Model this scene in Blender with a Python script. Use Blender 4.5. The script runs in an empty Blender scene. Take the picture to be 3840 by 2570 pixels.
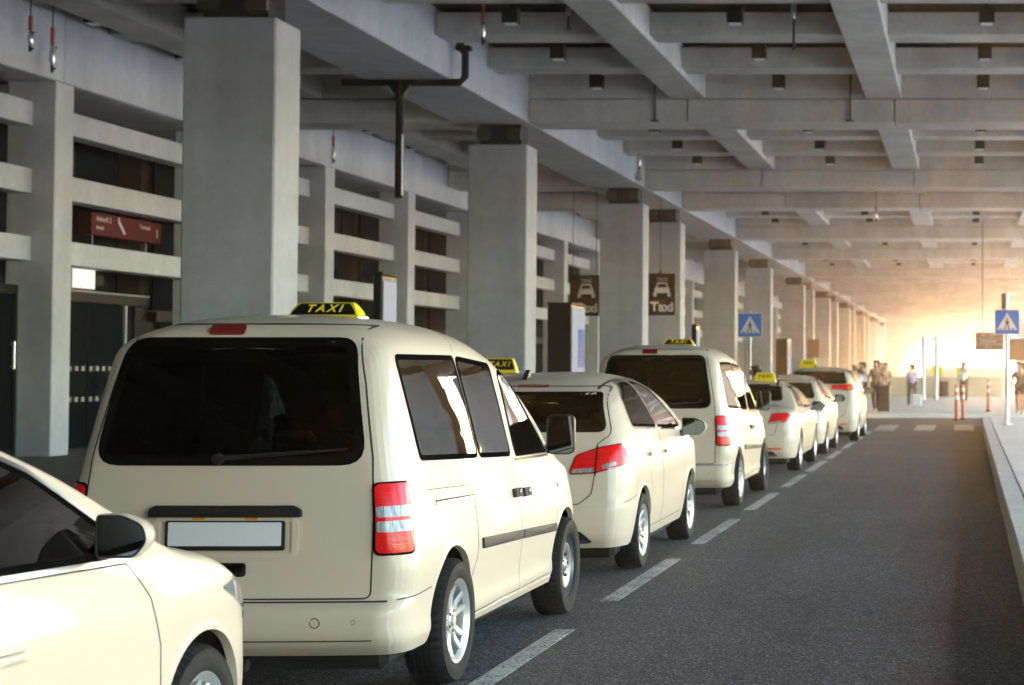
import bpy, bmesh, math, random
import numpy as np
from mathutils import Vector, Matrix
from mathutils.bvhtree import BVHTree
random.seed(7)
R = math.radians
scene = bpy.context.scene
COL = scene.collection

# ---------------------------------------------------------------- camera
cd = bpy.data.cameras.new('camera')
cam = bpy.data.objects.new('camera', cd)
COL.objects.link(cam)
cam.location = (0, 0, 1.70)
cam.rotation_euler = (R(90 + 1.886), 0, 0)
cd.sensor_width = 36.0
cd.sensor_fit = 'HORIZONTAL'
cd.lens = 63.0
cd.shift_x = -0.445
cd.shift_y = -0.0329
cd.clip_end = 6000
cd.dof.use_dof = True
cd.dof.focus_distance = 9.6
cd.dof.aperture_fstop = 4.2
scene.camera = cam

# ---------------------------------------------------------------- daylight
SUN_EL, SUN_AZ = R(9.5), R(-0.5)
world = bpy.data.worlds.new('World')
scene.world = world
world.use_nodes = True
wn = world.node_tree.nodes
sky = wn.new('ShaderNodeTexSky')
sky.sky_type = 'NISHITA'
sky.sun_disc = False
sky.sun_elevation = SUN_EL
sky.sun_rotation = SUN_AZ
sky.air_density = 1.0
sky.dust_density = 1.0
sky.ozone_density = 1.5
bg = wn['Background']
bg.inputs[1].default_value = 0.15
world.node_tree.links.new(sky.outputs[0], bg.inputs[0])
sd = bpy.data.lights.new('sun', 'SUN')
sd.energy = 2.6
sd.angle = R(0.5)
sd.color = (1.0, 0.90, 0.75)
sun = bpy.data.objects.new('sun', sd)
COL.objects.link(sun)
sun.rotation_euler = Vector((math.sin(SUN_AZ) * math.cos(SUN_EL), math.cos(SUN_AZ) * math.cos(SUN_EL), math.sin(SUN_EL))).to_track_quat('Z', 'Y').to_euler()

scene.view_settings.view_transform = 'Standard'
scene.view_settings.look = 'None'
scene.view_settings.gamma = 1.0
scene.view_settings.exposure = 4.88
scene.view_settings.use_curve_mapping = False
cy = scene.cycles
cy.use_denoising = True
cy.max_bounces = 10
cy.diffuse_bounces = 5
cy.glossy_bounces = 4
cy.transmission_bounces = 6
cy.transparent_max_bounces = 12
cy.volume_bounces = 1
cy.sample_clamp_indirect = 6.0
cy.caustics_reflective = False
cy.caustics_refractive = False

# ---------------------------------------------------------------- materials
def mat(name, col, rough=0.6, metal=0.0, coat=0.0, spec=None, noise=None, bump=None, emit=None, inner=None, streak=None):
    """noise=(scale, amount[, detail]); bump=(scale, distance); inner=colour seen on the back side"""
    m = bpy.data.materials.new(name)
    m.use_nodes = True
    nt = m.node_tree
    N, L = nt.nodes, nt.links
    p = N['Principled BSDF']
    p.inputs['Base Color'].default_value = (*col, 1)
    p.inputs['Roughness'].default_value = rough
    p.inputs['Metallic'].default_value = metal
    if coat:
        p.inputs['Coat Weight'].default_value = coat
        p.inputs['Coat Roughness'].default_value = 0.03
        p.inputs['Coat IOR'].default_value = 1.42
    if spec is not None:
        p.inputs['Specular IOR Level'].default_value = spec
    if emit:
        p.inputs['Emission Color'].default_value = (*emit[0], 1)
        p.inputs['Emission Strength'].default_value = emit[1]
    tc = N.new('ShaderNodeTexCoord')
    geo = N.new('ShaderNodeNewGeometry')
    last = None
    if noise:
        for k, nz in enumerate(noise if isinstance(noise, list) else [noise]):
            t = N.new('ShaderNodeTexNoise')
            t.inputs['Scale'].default_value = nz[0]
            t.inputs['Detail'].default_value = nz[2] if len(nz) > 2 else 5
            if len(nz) > 3:
                mp = N.new('ShaderNodeMapping')
                mp.inputs['Scale'].default_value = nz[3]
                L.new(geo.outputs['Position'], mp.inputs['Vector'])
                L.new(mp.outputs[0], t.inputs['Vector'])
            else:
                L.new(geo.outputs['Position'], t.inputs['Vector'])
            rm = N.new('ShaderNodeMapRange')
            rm.inputs['From Min'].default_value = 0.3
            rm.inputs['From Max'].default_value = 0.7
            rm.inputs['To Min'].default_value = 1 - nz[1]
            rm.inputs['To Max'].default_value = 1 + nz[1]
            L.new(t.outputs['Fac'], rm.inputs['Value'])
            mx = N.new('ShaderNodeMix')
            mx.data_type = 'RGBA'
            mx.blend_type = 'MULTIPLY'
            mx.inputs['Factor'].default_value = 1
            if last is None:
                mx.inputs['A'].default_value = (*col, 1)
            else:
                L.new(last, mx.inputs['A'])
            L.new(rm.outputs[0], mx.inputs['B'])
            last = mx.outputs['Result']
        L.new(last, p.inputs['Base Color'])
    if bump:
        t = N.new('ShaderNodeTexNoise')
        t.inputs['Scale'].default_value = bump[0]
        t.inputs['Detail'].default_value = 4
        L.new(geo.outputs['Position'], t.inputs['Vector'])
        b = N.new('ShaderNodeBump')
        b.inputs['Distance'].default_value = bump[1]
        b.inputs['Strength'].default_value = 1.0
        L.new(t.outputs['Fac'], b.inputs['Height'])
        L.new(b.outputs[0], p.inputs['Normal'])
    if inner is not None:
        d = N.new('ShaderNodeBsdfDiffuse')
        d.inputs['Color'].default_value = (*inner, 1)
        ms = N.new('ShaderNodeMixShader')
        L.new(geo.outputs['Backfacing'], ms.inputs[0])
        L.new(p.outputs[0], ms.inputs[1])
        L.new(d.outputs[0], ms.inputs[2])
        L.new(ms.outputs[0], N['Material Output'].inputs[0])
    return m

def glass(name, tint, refl=0.06, rough=0.0, ior=1.5):
    m = bpy.data.materials.new(name)
    m.use_nodes = True
    nt = m.node_tree
    N, L = nt.nodes, nt.links
    N.remove(N['Principled BSDF'])
    tr = N.new('ShaderNodeBsdfTransparent')
    tr.inputs[0].default_value = (*tint, 1)
    gl = N.new('ShaderNodeBsdfGlossy')
    gl.inputs['Roughness'].default_value = rough
    fr = N.new('ShaderNodeFresnel')
    fr.inputs[0].default_value = ior
    ms = N.new('ShaderNodeMixShader')
    L.new(fr.outputs[0], ms.inputs[0])
    L.new(tr.outputs[0], ms.inputs[1])
    L.new(gl.outputs[0], ms.inputs[2])
    L.new(ms.outputs[0], N['Material Output'].inputs[0])
    return m

M = {}
M['concrete'] = mat('smooth_concrete', (0.345, 0.358, 0.395), 0.85, noise=[(0.35, 0.13, 6), (5.0, 0.06, 6), (1.6, 0.11, 5, (1, 1, 0.10)), (0.9, 0.06, 2, (0.2, 0.2, 2.2))], bump=(30, 0.004))
M['concrete_ceiling'] = mat('ceiling_concrete', (0.44, 0.425, 0.41), 0.9, noise=[(0.5, 0.17, 6), (2.2, 0.10, 6, (1, 1, 0.15)), (9.0, 0.07, 5)], bump=(25, 0.004))
M['concrete_light'] = mat('pale_concrete', (0.48, 0.49, 0.52), 0.85, noise=[(0.6, 0.10, 6), (6.0, 0.05, 5), (2.0, 0.09, 5, (1, 1, 0.15))], bump=(30, 0.003))
M['void'] = mat('near_black', (0.012, 0.012, 0.013), 0.9)  # near-black base shared by roof slab, bearing blocks and facade back wall
M['black'] = mat('black_metal', (0.008, 0.008, 0.009), 0.5, spec=0.15)
M['steel'] = mat('steel', (0.55, 0.56, 0.58), 0.3, 1.0)
M['chrome'] = mat('chrome', (0.85, 0.86, 0.88), 0.08, 1.0)
M['galv'] = mat('galvanised_steel', (0.42, 0.43, 0.44), 0.45, 0.7, noise=(8, 0.08))
M['white'] = mat('white_paint', (0.78, 0.78, 0.77), 0.5)
M['red_sleeve'] = mat('red_sleeve', (0.34, 0.05, 0.03), 0.5)
M['lamp_lens'] = mat('lamp_lens', (0.30, 0.35, 0.38), 0.3, emit=((0.75, 0.9, 1.0), 0.004))

def asphalt():
    m = bpy.data.materials.new('asphalt')
    m.use_nodes = True
    nt = m.node_tree
    N, L = nt.nodes, nt.links
    p = N['Principled BSDF']
    geo = N.new('ShaderNodeNewGeometry')
    vo = N.new('ShaderNodeTexVoronoi')
    vo.inputs['Scale'].default_value = 85
    L.new(geo.outputs['Position'], vo.inputs['Vector'])
    sep = N.new('ShaderNodeSeparateColor')
    L.new(vo.outputs['Color'], sep.inputs[0])
    r1 = N.new('ShaderNodeValToRGB')
    e = r1.color_ramp.elements
    e[0].position, e[0].color = 0.0, (0.018, 0.019, 0.0215, 1)
    e[1].position, e[1].color = 1.0, (0.25, 0.257, 0.275, 1)
    k = r1.color_ramp.elements.new(0.66)
    k.color = (0.046, 0.050, 0.059, 1)
    L.new(sep.outputs[0], r1.inputs[0])
    big = N.new('ShaderNodeTexNoise')
    big.inputs['Scale'].default_value = 0.45
    big.inputs['Detail'].default_value = 7
    L.new(geo.outputs['Position'], big.inputs['Vector'])
    st = N.new('ShaderNodeTexNoise')
    st.inputs['Scale'].default_value = 1.0
    st.inputs['Detail'].default_value = 5
    mp = N.new('ShaderNodeMapping')
    mp.inputs['Scale'].default_value = (2.2, 0.09, 1)
    L.new(geo.outputs['Position'], mp.inputs['Vector'])
    L.new(mp.outputs[0], st.inputs['Vector'])
    ad = N.new('ShaderNodeMath')
    ad.operation = 'ADD'
    L.new(big.outputs['Fac'], ad.inputs[0])
    L.new(st.outputs['Fac'], ad.inputs[1])
    mr = N.new('ShaderNodeMapRange')
    mr.inputs['From Min'].default_value = 0.7
    mr.inputs['From Max'].default_value = 1.3
    mr.inputs['To Min'].default_value = 0.72
    mr.inputs['To Max'].default_value = 1.28
    L.new(ad.outputs[0], mr.inputs['Value'])
    mx = N.new('ShaderNodeMix')
    mx.data_type = 'RGBA'
    mx.blend_type = 'MULTIPLY'
    mx.inputs['Factor'].default_value = 1
    L.new(r1.outputs[0], mx.inputs['A'])
    L.new(mr.outputs[0], mx.inputs['B'])
    oil = N.new('ShaderNodeTexNoise')
    oil.inputs['Scale'].default_value = 2.6
    oil.inputs['Detail'].default_value = 3
    L.new(geo.outputs['Position'], oil.inputs['Vector'])
    om = N.new('ShaderNodeMapRange')
    om.inputs['From Min'].default_value = 0.63
    om.inputs['From Max'].default_value = 0.72
    om.inputs['To Min'].default_value = 1.0
    om.inputs['To Max'].default_value = 0.62
    L.new(oil.outputs['Fac'], om.inputs['Value'])
    mo = N.new('ShaderNodeMix')
    mo.data_type = 'RGBA'
    mo.blend_type = 'MULTIPLY'
    mo.inputs['Factor'].default_value = 1
    L.new(mx.outputs['Result'], mo.inputs['A'])
    L.new(om.outputs[0], mo.inputs['B'])
    L.new(mo.outputs['Result'], p.inputs['Base Color'])
    p.inputs['Roughness'].default_value = 0.62
    b = N.new('ShaderNodeBump')
    b.inputs['Distance'].default_value = 0.005
    b.inputs['Strength'].default_value = 1.0
    L.new(vo.outputs['Distance'], b.inputs['Height'])
    L.new(b.outputs[0], p.inputs['Normal'])
    return m
M['asphalt'] = asphalt()

def worn_paint():
    """road paint whose chipped spots show the asphalt colour"""
    m = bpy.data.materials.new('worn_road_paint')
    m.use_nodes = True
    nt = m.node_tree
    N, L = nt.nodes, nt.links
    p = N['Principled BSDF']
    geo = N.new('ShaderNodeNewGeometry')
    t = N.new('ShaderNodeTexNoise')
    t.inputs['Scale'].default_value = 55
    t.inputs['Detail'].default_value = 4
    t2 = N.new('ShaderNodeTexNoise')
    t2.inputs['Scale'].default_value = 3
    for q in (t, t2):
        L.new(geo.outputs['Position'], q.inputs['Vector'])
    a = N.new('ShaderNodeMath')
    a.operation = 'MULTIPLY_ADD'
    a.inputs[1].default_value = 0.35
    L.new(t2.outputs['Fac'], a.inputs[0])
    L.new(t.outputs['Fac'], a.inputs[2])
    r = N.new('ShaderNodeValToRGB')
    e = r.color_ramp.elements
    e[0].position, e[0].color = 0.57, (0.07, 0.07, 0.072, 1)
    e[1].position, e[1].color = 0.71, (0.52, 0.52, 0.49, 1)
    L.new(a.outputs[0], r.inputs[0])
    L.new(r.outputs[0], p.inputs['Base Color'])
    p.inputs['Roughness'].default_value = 0.7
    return m
M['road_paint'] = worn_paint()
M['paving_dark'] = mat('dark_paving', (0.075, 0.078, 0.085), 0.7, noise=[(1.5, 0.15), (20, 0.12)], bump=(60, 0.002))
M['paving_pale'] = mat('pale_paving', (0.62, 0.61, 0.60), 0.8, noise=[(0.8, 0.08), (30, 0.08)], bump=(60, 0.002))
M['kerb'] = mat('kerb_stone', (0.52, 0.50, 0.47), 0.8, noise=[(1.0, 0.12), (25, 0.12)], bump=(50, 0.003))
M['ground'] = mat('outer_paving', (0.50, 0.49, 0.47), 0.9, noise=[(0.05, 0.15), (2, 0.08)])

# ---------------------------------------------------------------- helpers
def tag(o, label=None, cat=None, group=None, kind=None):
    if label: o['label'] = label
    if cat: o['category'] = cat
    if group: o['group'] = group
    if kind: o['kind'] = kind
    return o

def empty(name, loc=(0, 0, 0), parent=None, rz=0.0):
    o = bpy.data.objects.new(name, None)
    COL.objects.link(o)
    o.location = loc
    o.rotation_euler = (0, 0, rz)
    o.empty_display_size = 0.2
    if parent: o.parent = parent
    return o

def thing(name, label, cat, loc=(0, 0, 0), group=None, rz=0.0):
    return tag(empty(name, loc, rz=rz), label, cat, group)

def link(me, name, parent=None, loc=(0, 0, 0)):
    o = bpy.data.objects.new(name, me)
    COL.objects.link(o)
    o.location = loc
    if parent: o.parent = parent
    return o

class MB:
    """collects shapes; build() links them as ONE mesh object"""
    def __init__(s):
        s.v, s.f, s.mi, s.sm = [], [], [], []
    def add(s, V, F, mi=0, smooth=False):
        b = len(s.v)
        s.v += [tuple(p) for p in V]
        for q in F:
            s.f.append([b + i for i in q]); s.mi.append(mi); s.sm.append(smooth)
        return s
    def box(s, x0, x1, y0, y1, z0, z1, mi=0, ch=0.0):
        if ch <= 0:
            V = [(x, y, z) for z in (z0, z1) for y in (y0, y1) for x in (x0, x1)]
            F = [(0, 2, 3, 1), (4, 5, 7, 6), (0, 1, 5, 4), (2, 6, 7, 3), (0, 4, 6, 2), (1, 3, 7, 5)]
            return s.add(V, F, mi)
        bm = bmesh.new()
        bmesh.ops.create_cube(bm, size=1)
        for v in bm.verts:
            v.co = Vector(((x0 + x1) / 2 + v.co.x * (x1 - x0), (y0 + y1) / 2 + v.co.y * (y1 - y0), (z0 + z1) / 2 + v.co.z * (z1 - z0)))
        bmesh.ops.bevel(bm, geom=list(bm.edges), offset=ch, segments=1, affect='EDGES', profile=0.5)
        V = [v.co[:] for v in bm.verts]
        bm.verts.index_update()
        F = [[v.index for v in f.verts] for f in bm.faces]
        bm.free()
        return s.add(V, F, mi)
    def tube(s, pts, r, n=10, mi=0, caps=True):
        pts = [Vector(p) for p in pts]
        rs = r if isinstance(r, (list, tuple)) else [r] * len(pts)
        V, F = [], []
        prev = None
        for i, p in enumerate(pts):
            d = (pts[min(i + 1, len(pts) - 1)] - pts[max(i - 1, 0)]).normalized()
            up = prev if prev is not None else (Vector((0, 0, 1)) if abs(d.z) < 0.9 else Vector((1, 0, 0)))
            a = (up - d * up.dot(d)).normalized()
            b = d.cross(a)
            prev = a
            for k in range(n):
                t = 2 * math.pi * k / n
                V.append(p + (a * math.cos(t) + b * math.sin(t)) * rs[i])
        for i in range(len(pts) - 1):
            for k in range(n):
                F.append((i * n + k, i * n + (k + 1) % n, (i + 1) * n + (k + 1) % n, (i + 1) * n + k))
        s.add(V, F, mi, True)
        if caps:
            s.add(V[:n], [tuple(range(n - 1, -1, -1))], mi)
            s.add(V[-n:], [tuple(range(n))], mi)
        return s
    def lathe(s, prof, n=32, mi=0, axis='X', c=(0, 0, 0), mod=None):
        """prof: list of (radius, height along axis)"""
        V, F = [], []
        for j, (r, h) in enumerate(prof):
            for k in range(n):
                t = 2 * math.pi * k / n
                rr = mod(j, k, r) if mod else r
                a, b = rr * math.cos(t), rr * math.sin(t)
                V.append({'X': (h, a, b), 'Y': (b, h, a), 'Z': (a, b, h)}[axis])
        V = [(p[0] + c[0], p[1] + c[1], p[2] + c[2]) for p in V]
        for j in range(len(prof) - 1):
            for k in range(n):
                F.append((j * n + k, j * n + (k + 1) % n, (j + 1) * n + (k + 1) % n, (j + 1) * n + k))
        return s.add(V, F, mi, True)
    def prism(s, poly, f3, t0, t1, mi=0):
        """poly of (a, b); f3(a, b, t) gives the point"""
        n = len(poly)
        V = [f3(a, b, t0) for a, b in poly] + [f3(a, b, t1) for a, b in poly]
        F = [tuple(range(n - 1, -1, -1)), tuple(range(n, 2 * n))]
        F += [(i, (i + 1) % n, n + (i + 1) % n, n + i) for i in range(n)]
        return s.add(V, F, mi)
    def mesh(s, name, mats, fix=True, sharp=None):
        me = bpy.data.meshes.new(name)
        me.from_pydata(s.v, [], s.f)
        me.polygons.foreach_set('material_index', s.mi)
        me.polygons.foreach_set('use_smooth', s.sm)
        for m in (mats if isinstance(mats, (list, tuple)) else [mats]):
            me.materials.append(m)
        if fix:
            bm = bmesh.new(); bm.from_mesh(me)
            bmesh.ops.remove_doubles(bm, verts=bm.verts, dist=1e-5)
            bmesh.ops.recalc_face_normals(bm, faces=bm.faces)
            bm.to_mesh(me); bm.free()
        if any(s.sm):
            me.set_sharp_from_angle(angle=R(sharp or 40))
        me.update()
        return me
    def build(s, name, mats, parent=None, loc=(0, 0, 0), **k):
        return link(s.mesh(name, mats, **k), name, parent, loc)

def box(name, m, x0, x1, y0, y1, z0, z1, parent=None, ch=0.0):
    return MB().box(x0, x1, y0, y1, z0, z1, 0, ch).build(name, m, parent)

def copy_tree(o, parent=None):
    c = o.copy()
    COL.objects.link(c)
    if parent: c.parent = parent
    for ch in list(o.children):
        copy_tree(ch, c)
    return c

def text_data(s, size, depth, spacing=1.0, shear=0.0, bold=0.0):
    cu = bpy.data.curves.new('lettering', 'FONT')
    cu.body = s
    cu.size = size
    cu.extrude = depth
    cu.offset = bold
    cu.space_character = spacing
    cu.shear = shear
    cu.align_x, cu.align_y = 'CENTER', 'CENTER'
    cu.resolution_u = 3
    o = bpy.data.objects.new('lettering', cu)
    COL.objects.link(o)
    dg = bpy.context.evaluated_depsgraph_get()
    me = bpy.data.meshes.new_from_object(o.evaluated_get(dg))
    bpy.data.objects.remove(o)
    bpy.data.curves.remove(cu)
    return me

def text(s, size, mtl, mtx, parent, depth=0.002, name='lettering', **k):
    """mtx maps text x, y, z(out) into the parent's space"""
    me = text_data(s, size, depth, **k)
    me.transform(mtx)
    me.materials.clear()
    me.materials.append(mtl)
    return link(me, name, parent)

def frame(o, ex, ey):
    """matrix with origin o, text right = ex, text up = ey"""
    ex, ey = Vector(ex).normalized(), Vector(ey).normalized()
    ez = ex.cross(ey)
    return Matrix(((ex.x, ey.x, ez.x, o[0]), (ex.y, ey.y, ez.y, o[1]), (ex.z, ey.z, ez.z, o[2]), (0, 0, 0, 1)))
# ================================================================ SETTING: ground, road, roof
tag(box('ground', M['ground'], -1500, 1500, -600, 3000, -0.6, -0.02), kind='structure')
road = tag(box('road', M['asphalt'], -6.9, 14.0, -112, 60.8, -0.3, 0.0), kind='structure')
tag(box('far_road', M['asphalt'], -60, -6.9, 44, 60.8, -0.3, -0.002), kind='structure')
def dash(y0, y1, x0=-2.68, x1=-2.548, name='lane_dash'):
    return box(name, M['road_paint'], x0, x1, y0, y1, 0.001, 0.004, road)
for y0, y1 in ((4.6, 7.45), (8.85, 11.69), (13.13, 16.0), (17.36, 20.2), (21.5, 24.4), (25.6, 28.5), (29.5, 32.7), (33.7, 36.7), (37.8, 40.6), (42.0, 44.9), (46.0, 48.0)):
    dash(y0, y1)
for k in range(7):
    x0 = -5.9 - 1.1 + 1.1 * k + 0.02
    if x0 > -6.9:
        dash(48.6, 53.2, x0, x0 + 0.56, 'crossing_bar')

# raised island on the right, edged with long kerb stones
isl = tag(box('traffic_island', M['paving_pale'], 0.62, 4.6, -112, 52.0, -0.3, 0.277), kind='structure')
y = -30.0
while y < 51.9:
    y1 = min(y + 2.0, 52.0)
    box('kerb_stone', M['kerb'], 0.40, 0.617, y + 0.004, y1 - 0.004, -0.1, 0.28, isl, 0.012)
    y = y1
box('kerb_stone', M['kerb'], 0.40, 4.6, 52.003, 52.2, -0.1, 0.28, isl, 0.012)
y = 0.0
while y < 52:
    for x0, x1 in ((0.625, 1.9), (1.91, 3.2), (3.21, 4.59)):
        box('paving_slab', M['paving_pale'], x0 + 0.004, x1 - 0.004, y + 0.004, min(y + 1.3, 52) - 0.004, 0.2, 0.285, isl, 0.004)
    y += 1.3

# pavement on the terminal side
lp = tag(box('left_pavement', M['paving_dark'], -40, -7.1, -112, 44.0, -0.3, 0.118), kind='structure')
y = -6.0
while y < 44:
    box('kerb_stone', M['kerb'], -7.097, -6.9, y + 0.004, min(y + 2.0, 44) - 0.004, -0.1, 0.12, lp, 0.01)
    y += 2.0
tag(box('left_pavement', M['paving_dark'], -40, -6.905, 60.805, 226, -0.3, 0.116), kind='structure')
# pavement beyond the crossing with its pale kerb
fp = tag(box('far_pavement', M['paving_pale'], -6.897, 30, 61.1, 226, -0.3, 0.146), kind='structure')
x = -12.0
while x < 12:
    box('kerb_stone', M['white'], x + 0.004, x + 1.996, 60.81, 61.09, -0.1, 0.15, fp, 0.012)
    x += 2.0

# ---------------------------------------------------------------- concrete roof: mains over the columns, ribs and long beams between
XR, XL = 12.4, -19.0
MAIN = [-110.0, -94.8, -79.6, -64.4, -49.2, -33.9, -18.6, -3.4, 11.8, 26.9, 42.05, 57.0, 64.4, 79.4, 93.8, 112.7, 119.5, 133.6, 141.4, 156.2, 163.6, 178.6, 186.0, 201.0, 208.4, 223.0]
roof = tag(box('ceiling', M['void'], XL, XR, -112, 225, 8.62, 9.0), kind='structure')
LONG = [6.9, 2.6, -1.95, -6.5, -15.4]          # long secondary beams
GIRD = (-11.92, -10.19)
def beam(name, x0, x1, y0, y1, z0, z1, m='concrete_ceiling', ch=0.02):
    return box(name, M[m], x0, x1, y0, y1, z0, z1, roof, ch)
RIBS = []
for i, yc in enumerate(MAIN):
    # lower tier in lengths with open joints, upper tier set back a little
    segs = [(-16.38, -11.93), (-10.18, -6.53), (-6.505, -1.72), (-1.695, 2.6), (2.625, 6.9), (6.925, XR - 0.3)]
    for x0, x1 in segs:
        beam('cross_beam', x0, x1, yc - 0.65, yc + 0.65, 7.39, 7.93)
    beam('cross_beam_head', -16.38, -11.93, yc - 0.60, yc + 0.60, 7.945, 8.615)
    beam('cross_beam_head', -10.18, XR - 0.3, yc - 0.60, yc + 0.60, 7.945, 8.615)
    if i + 1 < len(MAIN):
        g = MAIN[i + 1] - yc
        n = 3 if g > 12 else 1
        for k in range(1, n + 1):
            ry = yc + g * k / (n + 1)
            RIBS.append((ry, g / (n + 1)))
            beam('rib', -16.38, -11.93, ry - 0.43, ry + 0.43, 8.06, 8.5)
            beam('rib', -10.18, XR - 0.3, ry - 0.43, ry + 0.43, 8.06, 8.5)
        for xc in LONG:
            beam('long_beam', xc - 0.42, xc + 0.42, yc + 0.663, MAIN[i + 1] - 0.663, 7.95, 8.618)
        # girder over the column row, one length per bay
        beam('girder', GIRD[0], GIRD[1], yc + 0.006, MAIN[i + 1] - 0.006, 7.385, 8.616, 'concrete')
        beam('edge_girder', XR - 0.29, XR, yc + 0.006, MAIN[i + 1] - 0.006, 7.385, 8.99, 'concrete')

# ---------------------------------------------------------------- concrete columns
M['brown'] = mat('brown_steel', (0.035, 0.028, 0.02), 0.6)
def column(yc, label, x0=-11.62, x1=-10.25, group='concrete columns along the taxi rank', ztop=6.9):
    t = thing('concrete_column', label, 'column', ((x0 + x1) / 2, yc, 0), group)
    w = (x1 - x0) / 2
    MB().box(-w, w, -0.5, 0.5, -0.02, ztop, 0, 0.025).build('shaft', M['concrete'], t)
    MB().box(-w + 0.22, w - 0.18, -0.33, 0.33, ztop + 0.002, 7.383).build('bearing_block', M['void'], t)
    b = MB()
    for sx in (-1, 1):
        b.box(sx * w * 0.52 - 0.16, sx * w * 0.52 + 0.16, -0.45, -0.334, ztop + 0.12, 7.30)
    tag(b.build('bearing_bracket', M['brown'], t), kind='stuff')
    return t
labels = {2: 'concrete column nearest the camera at the far left edge of the roof',
          3: 'wide concrete column rising right behind the nearest taxi van',
          4: 'second wide concrete column, behind the hatchback taxi with TAXI roof sign',
          5: 'third wide concrete column, between the two brown Taxi signs',
          6: 'fourth concrete column, directly behind the right-hand brown Taxi sign',
          7: 'fifth concrete column, at left edge of the blue crossing sign near the taxis',
          8: 'sixth concrete column, just right of the blue crossing sign near the taxis',
          9: 'seventh concrete column, beyond the blue crossing sign near the taxis',
          10: 'eighth concrete column, close behind the seventh one'}
for i, yc in enumerate(MAIN):
    i -= 6
    if i < 2: continue
    ordn = ['', '', '', '', '', '', '', '', '', '', '', 'ninth', 'tenth', 'eleventh', 'twelfth', 'thirteenth', 'fourteenth', 'fifteenth', 'sixteenth', 'last'][i]
    column(yc, labels.get(i, f'{ordn} concrete column of the row, small and hazy towards the bright far end'))
for i, yc in enumerate(MAIN):
    if 6 <= i < 17:
        for yy in ([yc, (yc + MAIN[i + 1]) / 2] if MAIN[i + 1] - yc > 12 else [yc]):  # half-bay columns added out of view to break up the car reflections
            column(yy, 'concrete column of the open right side of the roof', 10.2, 11.6, 'concrete columns on the open side', 7.38 - 0.4)

# far gateway wall: the opening at the end of the hall
gw = tag(box('end_wall', M['concrete'], XL, XR + 0.4, 225.01, 225.6, 4.9, 9.0), kind='structure')
box('end_pier', M['concrete'], XL, -6.2, 225.01, 225.6, 0, 4.897, gw)
box('end_pier', M['concrete'], 6.0, XR + 0.4, 225.01, 225.6, 0, 4.897, gw)
# unseen walls added behind the camera and at right to block fill light
tag(box('end_wall', M['concrete'], XL, 13.2, -112.6, -112.01, 0, 8.9), kind='structure')
tag(box('side_light_block', M['concrete'], XR + 0.01, XR + 0.5, -112, -24.0, 0, 9.0), kind='structure')

# ---------------------------------------------------------------- box lights between the ribs
lights = [((0.35, 0.30), 'over the island kerb'), ((-4.25, 0.30), 'over the taxi lane'), ((-8.35, 0.30), 'beside the wide girder'), ((-15.95, 0.34), 'beside the terminal facade')]
proto_light = None
ordw = ['first', 'second', 'third', 'fourth', 'fifth', 'sixth', 'seventh', 'eighth', 'ninth', 'tenth', 'eleventh', 'twelfth', 'thirteenth', 'fourteenth', 'fifteenth', 'sixteenth', 'seventeenth', 'eighteenth', 'nineteenth', 'twentieth'] + ['twenty-' + q for q in ('first', 'second', 'third', 'fourth', 'fifth', 'sixth', 'seventh', 'eighth', 'ninth')]
cells = []
for i, yc in enumerate(MAIN[:-1]):
    g = MAIN[i + 1] - yc
    n = 3 if g > 12 else 1
    for k in range(n + 1):
        cells.append(yc + g * (k + 0.5) / (n + 1))
for (x, w), where in lights:
    c = 0
    for yy in cells:
        if yy < 28 or yy > 118: continue
        if (2214 + 4100 * x / yy) < -20: continue
        lab = f'{ordw[c]} black box light from the camera in the ceiling row {where}'
        c += 1
        if proto_light is None:
            t = thing('box_light', lab, 'ceiling light', (x, yy, 7.99), 'box lights between the concrete ribs')
            b = MB().box(-0.16, 0.16, -0.16, 0.16, 0.0, 0.33, 0, 0.008).box(-0.03, 0.03, -0.03, 0.03, 0.33, 0.60)
            b.build('housing', M['black'], t)
            MB().box(-0.12, 0.12, -0.12, 0.12, -0.012, -0.001).build('lens', M['lamp_lens'], t)
            proto_light = t
        else:
            t = copy_tree(proto_light)
            t.location = (x, yy, 7.99)
            t['label'] = lab
        t.scale = (w / 0.34,) * 3

# ---------------------------------------------------------------- terminal building on the left
M['glass_dark'] = mat('dark_glazing', (0.008, 0.011, 0.018), 0.3, spec=0.0)
M['glass_green'] = mat('green_glass', (0.005, 0.009, 0.012), 0.3, spec=0.0)
M['frame_dark'] = mat('window_frame', (0.015, 0.017, 0.021), 0.6, spec=0.08)
M['frame_alu'] = mat('aluminium_frame', (0.22, 0.22, 0.225), 0.5, 0.2)
M['brown_panel'] = mat('brown_panel', (0.012, 0.011, 0.010), 0.7, spec=0.0)
tb = thing('terminal_building', 'concrete terminal front with horizontal louvre bars behind the taxi rank', 'building', (-16.4, 30, 0))
def tpart(name, m, x0, x1, y0, y1, z0, z1, parent=None, ch=0.0):
    return MB().box(x0 + 16.4, x1 + 16.4, y0 - 30, y1 - 30, z0, z1, 0, ch).build(name, M[m] if isinstance(m, str) else m, parent or tb)
COLY = [32.42 + 6.78 * k for k in range(-21, 24)]
for yc in COLY:
    tpart('facade_column', 'concrete_light', -17.26, -16.40, yc - 0.33, yc + 0.33, 0.0, 6.86, ch=0.015)
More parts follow.
